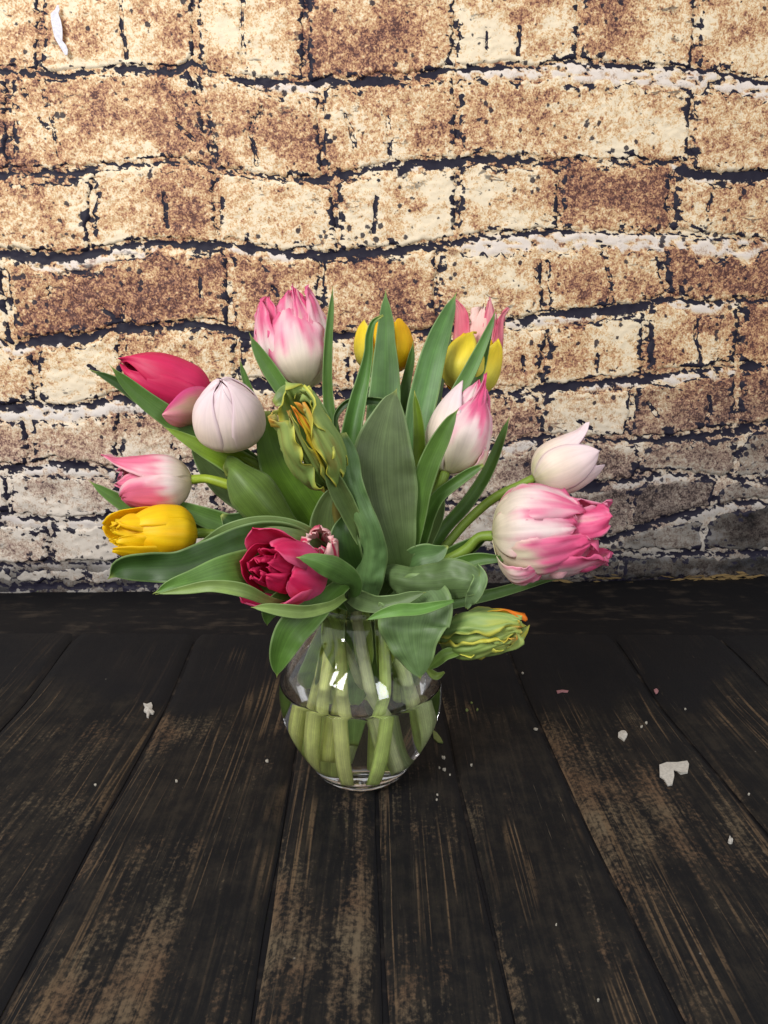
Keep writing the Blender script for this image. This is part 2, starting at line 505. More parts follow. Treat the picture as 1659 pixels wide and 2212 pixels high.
def wall_tone(px, py, b, dk):
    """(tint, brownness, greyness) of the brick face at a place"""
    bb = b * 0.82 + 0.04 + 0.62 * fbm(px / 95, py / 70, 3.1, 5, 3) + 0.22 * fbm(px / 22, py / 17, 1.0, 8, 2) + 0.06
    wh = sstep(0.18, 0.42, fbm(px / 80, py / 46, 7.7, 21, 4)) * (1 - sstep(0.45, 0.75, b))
    spot_ = np.exp(-((px - 980) / 330) ** 2 - ((py - 430) / 130) ** 2) + .6 * np.exp(-((px - 1300) / 260) ** 2 - ((py - 120) / 120) ** 2)  # near-white highlights painted into the brick colour, upper middle and right
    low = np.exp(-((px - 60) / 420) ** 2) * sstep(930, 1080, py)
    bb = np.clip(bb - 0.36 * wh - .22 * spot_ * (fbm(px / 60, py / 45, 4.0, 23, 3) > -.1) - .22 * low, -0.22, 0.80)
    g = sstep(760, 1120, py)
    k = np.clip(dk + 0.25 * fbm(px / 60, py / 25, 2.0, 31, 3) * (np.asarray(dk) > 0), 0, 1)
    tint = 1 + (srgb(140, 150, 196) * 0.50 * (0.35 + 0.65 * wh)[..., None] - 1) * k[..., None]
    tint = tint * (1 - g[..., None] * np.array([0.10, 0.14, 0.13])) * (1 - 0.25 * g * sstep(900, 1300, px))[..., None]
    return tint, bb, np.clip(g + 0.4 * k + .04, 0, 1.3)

wall = thing('brick_wall', 'weathered cream and brown brick wall with dark ragged joints behind the tulips', 'wall',
             (0, 0.49, 0.012))
# mortar sheet, relief in itself
xs = np.arange(-420, 2081, 5.0)
ys = np.concatenate([np.arange(-470, -10, 9.0), np.arange(-10, 1330, 4.0)])
PX, PY = np.meshgrid(xs, ys, indexing='ij')
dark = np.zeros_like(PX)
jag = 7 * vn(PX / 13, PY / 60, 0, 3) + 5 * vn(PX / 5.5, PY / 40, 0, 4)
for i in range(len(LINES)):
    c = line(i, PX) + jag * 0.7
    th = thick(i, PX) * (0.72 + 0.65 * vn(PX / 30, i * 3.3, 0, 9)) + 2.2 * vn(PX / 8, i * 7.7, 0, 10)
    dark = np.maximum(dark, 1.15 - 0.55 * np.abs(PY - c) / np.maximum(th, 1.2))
palem = np.zeros_like(PX)
for i in range(len(LINES)):
    c = line(i, PX)
    pl = pale(i, PX)
    palem = np.maximum(palem, (pl > 3) * sstep(-2, 4, PY - c) * (1 - sstep(pl, pl + 12, PY - c)))
rough = 0.34 + 0.62 * fbm(PX / 26, PY / 14, 0, 12, 4) + 0.35 * vn(PX / 11, PY / 4.5, 0, 17)
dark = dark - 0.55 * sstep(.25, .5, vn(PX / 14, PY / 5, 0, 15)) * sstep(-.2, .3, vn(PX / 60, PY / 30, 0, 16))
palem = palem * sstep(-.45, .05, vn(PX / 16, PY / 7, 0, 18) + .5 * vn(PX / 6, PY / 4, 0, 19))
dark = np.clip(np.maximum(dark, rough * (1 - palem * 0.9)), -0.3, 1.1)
dep = -0.0025 * np.clip(dark, 0, 1) + 0.0016 * fbm(PX / 12, PY / 12, 0, 14, 4) + 0.0005 * palem
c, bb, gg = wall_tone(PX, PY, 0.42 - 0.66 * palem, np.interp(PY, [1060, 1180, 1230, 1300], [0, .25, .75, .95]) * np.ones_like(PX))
c = c * (1 + palem[..., None] * (srgb(244, 236, 246) - 1) * .9)
gg = np.clip(gg + palem, 0, 1.4)
V = on_wall(PX, PY, dep)
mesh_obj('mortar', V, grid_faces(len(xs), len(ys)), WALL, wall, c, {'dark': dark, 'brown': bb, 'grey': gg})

rng = np.random.default_rng(7)
for r, (J, B) in enumerate(ROWS):
    J = [j if isinstance(j, tuple) else (j, j) for j in J]
    dkr = DARKROW.get(r)
    for k in range(len(J) - 1):
        g = 3
        nx = max(6, int(abs(J[k + 1][0] - J[k][0]) / (5 if r > 1 else 9)))
        xm = (J[k][0] + J[k + 1][0]) / 2
        hgt = line(r + 1, xm) - line(r, xm)
        ny = max(5, int(hgt / (4.5 if r > 1 else 9)))
        U, T = np.meshgrid(np.linspace(0, 1, nx), np.linspace(0, 1, ny), indexing='ij')
        x0 = J[k][0] + (J[k][1] - J[k][0]) * T + g
        x1 = J[k + 1][0] + (J[k + 1][1] - J[k + 1][0]) * T - g
        px = x0 + (x1 - x0) * U
        tv0 = 0.78 + 0.55 * vn(px / 34, r * 3.3, 0, 57) + .2 * vn(px / 12, r, 0, 58)
        tv1 = 0.74 + 0.50 * vn(px / 38, r * 3.3 + 3, 0, 59) + .2 * vn(px / 11, r, 0, 68)
        top = line(r, px) + thick(r, px) * tv0 * .8 + 5 + 7 * vn(px / 40, r * 2.2, 0, 74) + pale(r, px) * (.9 + .35 * vn(px / 18, r, 0, 69))
        bot = line(r + 1, px) - thick(r + 1, px) * tv1 * .85 - 2 - 4 * sstep(0, .6, vn(px / 50, r * 2.7, 0, 75))
        top = top + 3.5 * vn(px / 14, r * 5.1, 0, 41) + 3 * vn(px / 6, r, 0, 42)
        bot = bot + 3.0 * vn(px / 16, r * 5.1, 0, 43) + 2.5 * vn(px / 6, r, 0, 44)
        bot = np.maximum(bot, top + 10)
        py = top + (bot - top) * T
        ex = np.minimum(U, 1 - U) * (J[k + 1][0] - J[k][0])
        ey = np.minimum(T, 1 - T) * (bot - top)
        e = np.minimum(ex, ey)
        px = px + (5 * vn(py / 14, k * 9.1 + (U > .5) * 4, r, 45) + 3 * vn(py / 5, k * 5.3, r, 46)) * (1 - sstep(0, 25, ex))
        ed = sstep(-2, 6, ey + 3 * vn(px / 6, py / 5, k, 55)) * (0.5 + 0.5 * sstep(0, 12, ex + 5 * vn(px / 9, py / 9, k, 51)))
        cd = crack_dist(px + 2.5 * vn(px / 7, py / 7, 0, 47), py)
        cr = 1 - sstep(2.2, 6.2, cd)
        dk = 1.05 * cr + 0.34 * (1 - sstep(0, 10, ey)) + 0.5 * sstep(.1, .6, vn(px / 13, py / 5.5, r, 76)) * (1 - sstep(8, 34, e + 10 * vn(px / 30, py / 30, r, 77))) + (0.50 + 0.6 * vn(py / 16, k * 3.3, r, 52)) * (1 - sstep(0, 20, ex + 6 * vn(px / 8, py / 7, r, 53))) + 0.55 * fbm(px / 38, py / 22, 0, 48, 4) + 0.22 * (1 - sstep(8, 30, e)) - 0.10
        dk = np.maximum(dk, 1.35 * cr)
        hard = 0.0022
        dep = hard * ed - 0.004 * (1 - sstep(0, 4, e)) + (0.0016 * fbm(px / 24, py / 20, r, 49, 4) + 0.0011 * vn(px / 6.5, py / 5.5, r, 56)) * ed - 0.003 * cr
        dep = dep + 0.0008 * rng.normal()
        dkv = dkr[k] if dkr else 0.0
        b = B[k] if k < len(B) else 0.4
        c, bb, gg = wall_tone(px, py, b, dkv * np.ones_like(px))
        # worn pale edge
        pe = (1 - sstep(4, 18, (1 - T) * (bot - top))) * sstep(-0.1, 0.25, vn(px / 45, r, 0, 50))
        pe = np.maximum(pe, (1 - sstep(3, 14, T * (bot - top))) * sstep(0.0, 0.3, vn(px / 35, r, 0, 54)))
        bb = bb - 0.35 * pe
        mesh_obj('brick', on_wall(px, py, dep), grid_faces(nx, ny), WALL, wall, c, {'dark': np.clip(dk, -0.3, 1.1), 'brown': bb, 'grey': gg})

# ------------------------------------------------------------------ floor
floor = bpy.data.objects.new('floor', None)
COL.objects.link(floor)
floor['kind'] = 'structure'
def fz(x, y):
    z = 0.016 * sstep(0.10, 0.27, y)
    z = z + 0.0015 * vn(np.asarray(x) * 6, np.asarray(y) * 7, 0, 60) * sstep(0.02, 0.2, y)
    z = z - 0.010 * sstep(0.30, 0.42, y)
    return z
xs = np.linspace(-1.6, 1.6, 90)
ys = np.linspace(-1.3, 0.62, 90)
X, Y = np.meshgrid(xs, ys, indexing='ij')
Z = fz(X, Y) - 0.004 + 0.004 * sstep(.262, .275, Y) + 0.003 * fbm(X * 5, Y * 22, 0, 61, 3) * sstep(.3, .36, Y)
mesh_obj('floor_sheet', np.stack([X, Y, Z], -1), grid_faces(90, 90), BLACK, floor)
EDGES = [-1.3, -1.14, -.99, -.84, -.68, -.52, -.365, -.206, -.056, .022, .098, .196, .34, .48, .63, .78, .94, 1.09, 1.25]
TONES = [.4, .5, .6, .3, .5, .4, .55, .25, .85, .15, .45, .35, .62, .5, .4, .5, .3, .6]
for k in range(len(EDGES) - 1):
    a, b = EDGES[k], EDGES[k + 1]
    nx = max(10, int((b - a) / 0.007))
    nx = min(nx, 26)
    tt = np.linspace(0, 1, nx)
    ys = np.linspace(-1.25, 0.27, 200)
    T, Yg = np.meshgrid(tt, ys, indexing='ij')
    gap = 0.0016
    ea = a + gap + 0.0014 * vn(Yg * 11, k * 3.0, 0, 62)
    eb = b - gap + 0.0014 * vn(Yg * 11, k * 3.0 + 1.5, 0, 63)
    xx = ea + (eb - ea) * T
    X = xx - 0.036 * (Yg + 0.25)
    ew = np.minimum(T, 1 - T) * (b - a)
    Z = fz(X, Yg) + 0.0006 - 0.0035 * (1 - sstep(0, 0.004, ew)) + 0.0004 * fbm(xx * 90, Yg * 6, k, 64, 3)
    edge = (1 - sstep(0.002, 0.010, ew)) * (0.5 + 0.8 * vn(Yg * 9, xx * 40, k, 65))
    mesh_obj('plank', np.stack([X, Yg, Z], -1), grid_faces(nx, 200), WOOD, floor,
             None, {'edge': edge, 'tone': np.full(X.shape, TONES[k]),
              'band': np.maximum(0.8 - 0.8 * sstep(.4, 1.0, (eb - xx) / (0.008 + 0.006 * vn(Yg * 6, k * 2.0, 0, 66))),  # shadow painted along one plank edge; far end also fades to black
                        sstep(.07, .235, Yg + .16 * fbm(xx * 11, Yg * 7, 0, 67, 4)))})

# dry pale flakes along the foot of the wall at the right
V, Fc = [], []
for i in range(60):
    px = 1470 + 190 * rng.random()
    if i % 3 == 0:
        px = 1120 + 540 * rng.random()
    py = 1249 + 5 * rng.normal() - (px - 1470) * 0.006
    c0 = on_wall(np.array(px), np.array(py), np.array(0.004 + 0.006 * rng.random()))
    ln, hh = (0.012 * rng.random() + 0.004), (0.0022 * rng.random() + .001)
    t = WT * ln + np.array([0, 0, rng.normal() * .002])
    n = np.array([0, -0.001, hh])
    o = len(V)
    for q in (c0 - t, c0 - t * .3 - n, c0 + t, c0 + t * .2 + n):
        V.append(q)
    Fc.append((o, o + 1, o + 2, o + 3))
fl = mesh_obj('flakes', np.array(V), Fc, mat_simple('straw_flakes', (0.36, 0.24, 0.10), 0.7), wall, smooth=False)
fl['kind'] = 'stuff'

# torn white paper strip on the wall
def ragged_strip(name, pts, widths, mat, dep, thick_, parent=None):
    V = []
    for (x, y), wd in zip(pts, widths):
        for s in (-1, 1):
            for d in (dep, dep + thick_):
                V.append(on_wall(np.array(x + s * wd / 2.), np.array(float(y)), np.array(d)))
    Fc = []
    for i in range(len(pts) - 1):
        o = i * 4
        Fc += [(o, o + 4, o + 5, o + 1), (o + 2, o + 3, o + 7, o + 6), (o + 1, o + 5, o + 7, o + 3), (o, o + 2, o + 6, o + 4)]
    return mesh_obj(name, np.array(V), Fc, mat, parent, smooth=False)
o = ragged_strip('torn_paper', [(131, 18), (130, 28), (124, 36), (127, 52), (130, 68), (132, 84), (134, 94), (141, 104), (146, 114), (149, 125)],
                 [3, 10, 16, 21, 21, 18, 13, 15, 13, 5], PAPER, 0.0085, 0.0012)
tag(o, 'white torn paper strip stuck high on the wall, upper left', 'paper strip')

# ------------------------------------------------------------------ vase and water
def lathe(prof, n=96):
    prof = np.array(prof)
    a = np.linspace(0, 2 * np.pi, n, endpoint=False)
    V = np.stack([prof[:, 1][:, None] * np.cos(a), prof[:, 1][:, None] * np.sin(a), np.repeat(prof[:, 0][:, None], n, 1)], -1)
    return V, n
def smooth_prof(pts, n=60):
    pts = np.array(pts, float)
    d = np.r_[0, np.cumsum(np.hypot(*np.diff(pts, axis=0).T))]
    # catmull-rom
    t = np.linspace(0, d[-1], n)
    out = []
    for c in range(2):
        y = pts[:, c]
        m = np.gradient(y, d)
        k = np.clip(np.searchsorted(d, t, side='right') - 1, 0, len(d) - 2)
        h = d[k + 1] - d[k]
        u = (t - d[k]) / h
        out.append((2*u**3-3*u**2+1)*y[k] + (u**3-2*u**2+u)*h*m[k] + (-2*u**3+3*u**2)*y[k+1] + (u**3-u**2)*h*m[k+1])
    return np.stack(out, -1)
OUT = [(0.0008, .030), (0.0008, .036), (.004, .0405), (.018, .0505), (.040, .0635), (.062, .0715), (.082, .0738), (.100, .0712), (.118, .0625),
       (.133, .0515), (.145, .0425), (.153, .0388), (.158, .0385), (.163, .0408), (.1665, .0438)]
op = smooth_prof(OUT, 70)
ip = op.copy()
ip = ip[ip[:, 0] > 0.012]
tn = np.gradient(ip, axis=0)
tn = tn / np.linalg.norm(tn, axis=1, keepdims=True)
ip = ip + np.stack([tn[:, 1], -tn[:, 0]], -1) * 0.0026
rim = [(.1678, .0452), (.1696, .0452), (.1706, .0438), (.1700, .0420), (.1682, .0412)]
prof = [(.0022, 0.0), (.0016, .015)] + op.tolist() + rim + ip[::-1].tolist() + [(.0095, .036), (.0078, .025), (.0070, .0)]
V, n = lathe(prof)
vase = mesh_obj('glass_vase', V, [f[::-1] for f in grid_faces(len(prof), n, 0, True)], GLASS)
tag(vase, 'clear round-bellied glass vase with flared rim, half filled with water and tulip stems', 'vase')
WL = 0.0925
wi = ip[ip[:, 0] < WL]
wp = [(.0074, 0.0), (.0082, .025), (.0099, .0362)]
wi2 = wi + np.array([0, 0.0002])
rr = float(np.interp(WL, ip[:, 0], ip[:, 1]))
wprof = wp + wi2.tolist() + [(WL + .0006, rr + .0002), (WL + .0001, rr - .001), (WL, rr - .003), (WL, 0.0)]
V, n = lathe(wprof)
wat = mesh_obj('water', V, [f[::-1] for f in grid_faces(len(wprof), n, 0, True)], WATER)
tag(wat, 'clear water filling the lower half of the glass vase', 'water')

# ------------------------------------------------------------------ tulips
def cr(pts, n):
    pts = np.asarray(pts, float)
    d = np.r_[0, np.cumsum(np.linalg.norm(np.diff(pts[:, :3], axis=0), axis=1) + 1e-9)]
    d = d / d[-1]
    t = np.linspace(0, 1, n)
    m = np.gradient(pts, d, axis=0)
    k = np.clip(np.searchsorted(d, t, side='right') - 1, 0, len(d) - 2)
    h = (d[k + 1] - d[k])[:, None]
    u = ((t - d[k]) / h[:, 0])[:, None]
    return (2*u**3-3*u**2+1)*pts[k] + (u**3-2*u**2+u)*h*m[k] + (-2*u**3+3*u**2)*pts[k+1] + (u**3-u**2)*h*m[k+1]

G_GL = srgb(116, 142, 92)    # glaucous top side
G_MID = srgb(92, 132, 62)
G_YEL = srgb(128, 160, 48)
G_DK = srgb(58, 90, 42)
G_PALE = srgb(150, 178, 112)
LEAFN = [0]

def leaf(parent, pts, col=G_MID, bend=0.25, edge=None, wave=0.0, tipcol=None, basecol=None, roll0=0.0, nt=15, thick_=0.0007, name='leaf', label=None, sharp=True, crumple=0.0):
    """pts from tip to base: (px, py, Y, width_px[, roll_deg])"""
    LEAFN[0] += 1
    seed = LEAFN[0] * 13
    rows = []
    for p in pts:
        q = P(p[0], p[1], p[2])
        rows.append([*q, p[3] * pxsize(q), (p[4] if len(p) > 4 else 0.0) + roll0])
    n = 16 + 7 * len(pts)
    C = cr(rows, n)
    pos, wd, roll = C[:, :3], np.maximum(C[:, 3], 0.0004), np.radians(C[:, 4])
    T = nrm(np.gradient(pos, axis=0))
    Vw = nrm(CAM - pos)
    S = nrm(np.cross(T, Vw))
    N = nrm(np.cross(S, T))
    N = N * np.sign((N * Vw).sum(1, keepdims=True))
    S2 = S * np.cos(roll)[:, None] + N * np.sin(roll)[:, None]
    N2 = N * np.cos(roll)[:, None] - S * np.sin(roll)[:, None]
    t = np.linspace(-1, 1, nt)
    s = np.linspace(0, 1, n)
    SS, TT = np.meshgrid(s, t, indexing='ij')
    if sharp:
        wd = wd * np.minimum(1, (s / 0.05) ** 0.7 + 0.03)
    half = wd[:, None] / 2
    wv = (wave + .08) * half * fbm(SS * 7 + seed, np.sign(TT) * 3, 0, seed, 2) * np.abs(TT) ** 2 * 2.2
    wv = wv + (0.05 + crumple) * half * fbm(SS * 9, TT * 2.2, seed, seed + 9, 3)
    bz = bend * half * (np.abs(TT) ** 1.6) + wv
    xo = TT * half * (1 + 0.04 * vn(SS * 9, TT * 2, 0, seed))
    V = pos[:, None] + S2[:, None] * xo[..., None] + N2[:, None] * bz[..., None]
    c = np.broadcast_to(np.asarray(col, float), V.shape).copy()
    if basecol is not None:
        c = c + (basecol - c) * sstep(.45, .95, SS)[..., None]
    c = c * np.array([0.84, 0.83, 0.60])
    mott = 1 + 0.26 * fbm(SS * 5, TT * 1.5, 0, seed + 3, 3)
    c = c * mott[..., None]
    # midrib slightly paler, rim pale
    c = c * (1 + 0.14 * np.exp(-(TT / 0.07) ** 2))[..., None]
    ec = G_PALE if edge is None else edge
    c = c + (ec - c) * (sstep(0.88, 1.0, np.abs(TT)) * 0.65)[..., None]
    if tipcol is None:
        tipcol = srgb(170, 180, 90)
    c = c + (tipcol - c) * ((1 - sstep(0.0, 0.035, SS)) * .9)[..., None]
    o = mesh_obj(name, V, grid_faces(n, nt), LEAF, parent, c, None, np.stack([TT * .5 + .5, SS], -1))
    m = o.modifiers.new('thickness', 'SOLIDIFY')
    m.thickness = thick_
    m.offset = 0
    if label:
        o['label'] = label
    return o

def tube(name, parent, pts3, radii, col0, col1, mat=LEAF, nn=14):
    C = cr([[*p, r] for p, r in zip(pts3, radii)], 14 + 8 * len(pts3))
    pos, R = C[:, :3], C[:, 3]
    n = len(pos)
    T = nrm(np.gradient(pos, axis=0))
    ref = np.array([0.2, 1.0, 0.1])
    S = nrm(np.cross(T, ref))
    N = np.cross(S, T)
    a = np.linspace(0, 2 * np.pi, nn, endpoint=False)
    V = pos[:, None] + R[:, None, None] * (np.cos(a)[None, :, None] * S[:, None] + np.sin(a)[None, :, None] * N[:, None])
    s = np.linspace(0, 1, n)[:, None, None]
    c = np.broadcast_to(col0 + (col1 - col0) * sstep(.25, .72, s), V.shape).copy()
    c = c * (1 + 0.12 * vn(s[..., 0] * 30, a[None, :] * 2, 0, 5))[..., None]
    F = grid_faces(n, nn, 0, True)
    F.append(tuple(range(nn)))
    F.append(tuple(range((n - 1) * nn + nn - 1, (n - 1) * nn - 1, -1)))
    A, Sg = np.broadcast_arrays(a[None, :] / 6.283, s[..., 0])
    return mesh_obj(name, V, F, mat, parent, c, None, np.stack([A, Sg], -1))

# petal colours, functions of length s (0 base .. 1 tip) and width t (-1..1)
CREAM = srgb(240, 228, 200)
WHITE = srgb(244, 226, 222)
PINK = srgb(240, 130, 170)
HOT = srgb(228, 72, 128)
def mixc(a, b, f):
    f = np.asarray(f)[..., None]
    return a + (b - a) * f
def style(kind, s, t, sd):
    n = fbm(t * 2.6 + sd, s * 2.4, 0, sd, 4)
    n2 = vn(t * 16, s * 2.2, sd, 71)
    if kind == 'parrot_pink':         # cream with pink flames to the edges
        c = mixc(CREAM, WHITE, sstep(.1, .6, s))
        f = sstep(.30, 1.05, s + .30 * np.abs(t) + .62 * n + .14 * n2 - 0.10)
        c = mixc(c, PINK, f * .95)
        c = mixc(c, HOT, sstep(.72, 1.2, s + .22 * np.abs(t) + .8 * n + .2 * n2) * .6)
        return mixc(c, srgb(228, 226, 170), (1 - sstep(0, .22, s)) * .7)
    if kind == 'hot_pink':
        c = mixc(CREAM, PINK, sstep(.20, .72, s + .6 * n + .12 * n2))
        c = mixc(c, HOT, sstep(.45, 1.05, s + .8 * n + .18 * n2) * .8)
        return mixc(c, srgb(246, 200, 215), (sstep(.86, 1, np.abs(t)) * .5))
    if kind == 'lily_pink':           # pink blades, cream foot
        c = mixc(srgb(240, 226, 190), WHITE, sstep(.0, .35, s))
        c = mixc(c, srgb(236, 122, 155), sstep(.28, .62, s + .30 * n + .08 * n2 - .10 * np.abs(t)))
        return mixc(c, srgb(250, 225, 222), sstep(.72, 1.0, np.abs(t)) * .65 * (s > .25))
    if kind == 'rose':
        c = mixc(srgb(240, 170, 165), srgb(222, 88, 120), sstep(.1, .7, s + .3 * n))
        return mixc(c, srgb(248, 205, 200), sstep(.2, .95, s - .4 * np.abs(t) + .3 * n) * .5)
    if kind == 'blush':
        return mixc(srgb(238, 175, 165), srgb(250, 218, 208), sstep(.3, 1, s + .2 * n))
    if kind == 'lilac':
        c = mixc(srgb(250, 238, 222), srgb(248, 228, 230), sstep(.2, .9, s + .2 * n))
        c = mixc(c, srgb(244, 222, 200), np.exp(-((s - .45) / .25) ** 2) * .35)
        c = mixc(c, srgb(212, 214, 150), (1 - sstep(.0, .45, s + .25 * np.abs(t) + .2 * n)) * .75)
        return mixc(c, srgb(236, 206, 226), sstep(.8, 1.0, np.abs(t)) * .45)
    if kind == 'crimson':
        c = mixc(srgb(220, 44, 100), srgb(208, 30, 82), sstep(.0, .6, s + .3 * n))
        c = mixc(c, srgb(224, 66, 118), np.clip(.4 + .8 * n + .2 * n2, 0, 1) * .6)
        return c
    if kind == 'rosy_crimson':
        c = mixc(srgb(242, 98, 150), srgb(220, 46, 100), sstep(.15, .95, s + .5 * n))
        c = mixc(c, srgb(240, 120, 160), sstep(.4, 1.0, np.abs(t) + .5 * n) * .55)
        return c
    if kind == 'sepal':               # pink lower petal with green vane
        c = mixc(srgb(120, 160, 70), srgb(236, 160, 170), sstep(.25, .95, s + .3 * n))
        return mixc(c, srgb(214, 60, 130), sstep(.15, .9, t + .3 * n) * .9)
    if kind == 'yellow':
        c = mixc(srgb(236, 200, 26), srgb(255, 210, 16), sstep(.1, .7, s + .2 * n))
        return mixc(c, srgb(232, 160, 6), np.clip(.15 + .9 * n + .15 * n2, 0, 1) * .5)
    if kind == 'lemon':
        c = mixc(srgb(232, 226, 96), srgb(255, 228, 50), sstep(.15, .85, s + .2 * n + .25 * np.abs(t)))
        c = mixc(c, srgb(196, 196, 84), (np.exp(-(t / .35) ** 2)) * (1 - sstep(.5, 1, s)) * .3)
        return mixc(c, srgb(240, 232, 120), sstep(.82, 1, np.abs(t)) * .6)
    if kind == 'green':
        c = mixc(srgb(130, 158, 80), srgb(172, 190, 104), sstep(0, 1, s + .5 * n + .3 * vn(t * 9, s * 2, sd, 86)))
        c = mixc(c, srgb(232, 222, 84), sstep(.74, 1.0, np.abs(t) + .4 * n) * .8)
        c = mixc(c, srgb(150, 90, 44), sstep(.25, .5, n2 * .5 + n) * .35)
        return mixc(c, srgb(235, 130, 36), sstep(.93, 1.05, s + .15 * n) * .7)
    if kind == 'green_plain':
        c = mixc(srgb(122, 156, 86), srgb(164, 186, 106), sstep(0, 1, s + .5 * n + .3 * vn(t * 9, s * 2, sd, 86)))
        c = mixc(c, srgb(206, 204, 90), sstep(.2, .7, vn(t * 7, s * 2.5, sd, 87)) * .45)
        return mixc(c, srgb(226, 220, 92), sstep(.74, 1.0, np.abs(t) + .35 * n) * .9)
    if kind == 'orange_tip':
        c = mixc(srgb(150, 165, 84), srgb(226, 200, 56), sstep(.2, .7, s + .5 * n))
        return mixc(c, srgb(238, 126, 36), sstep(.72, 1.02, s + .4 * n) * .95)
    if kind == 'striped':
        c = mixc(srgb(245, 205, 200), srgb(215, 50, 100), sstep(-.1, .35, n + .35 * n2))
        return c

PROF = {
 'closed': ([0, .08, .22, .45, .68, .85, .95, 1], [.10, .52, .88, 1.0, .90, .62, .34, .10]),
 'bud':    ([0, .06, .20, .42, .65, .84, .95, 1], [.12, .60, .94, 1.05, .92, .60, .30, .06]),
 'cup':    ([0, .08, .22, .45, .70, .88, 1], [.10, .50, .84, 1.0, .96, .84, .68]),
 'flare':  ([0, .08, .22, .45, .70, .88, 1], [.10, .48, .82, .98, .96, 1.0, 1.18]),
 'open':   ([0, .08, .22, .45, .70, .88, 1], [.10, .45, .80, 1.05, 1.2, 1.3, 1.35]),
 'fold':   ([0, .1, .3, .55, .75, .9, 1], [.10, .55, .95, 1.05, .92, .72, .55]),
}
WDT = {
 'ovate': ([0, .1, .3, .5, .7, .85, .95, 1], [.55, .8, 1, 1, .86, .6, .32, .05]),
 'blunt': ([0, .1, .3, .5, .75, .9, .97, 1], [.55, .8, 1, 1, .97, .78, .5, .15]),
 'round': ([0, .1, .3, .5, .75, .9, .97, 1], [.5, .78, 1, 1.02, 1.0, .86, .66, .36]),
 'lance': ([0, .1, .3, .5, .7, .85, .95, 1], [.5, .75, .95, .9, .66, .38, .18, .02]),
}
PN = [0]
def smooth_interp(x, xp, fp):
    xp = np.array(xp, float); fp = np.array(fp, float)
    m = np.gradient(fp, xp)
    k = np.clip(np.searchsorted(xp, x, side='right') - 1, 0, len(xp) - 2)
    h = xp[k + 1] - xp[k]
    u = (x - xp[k]) / h
    return (2*u**3-3*u**2+1)*fp[k] + (u**3-2*u**2+u)*h*m[k] + (-2*u**3+3*u**2)*fp[k+1] + (u**3-u**2)*h*m[k+1]

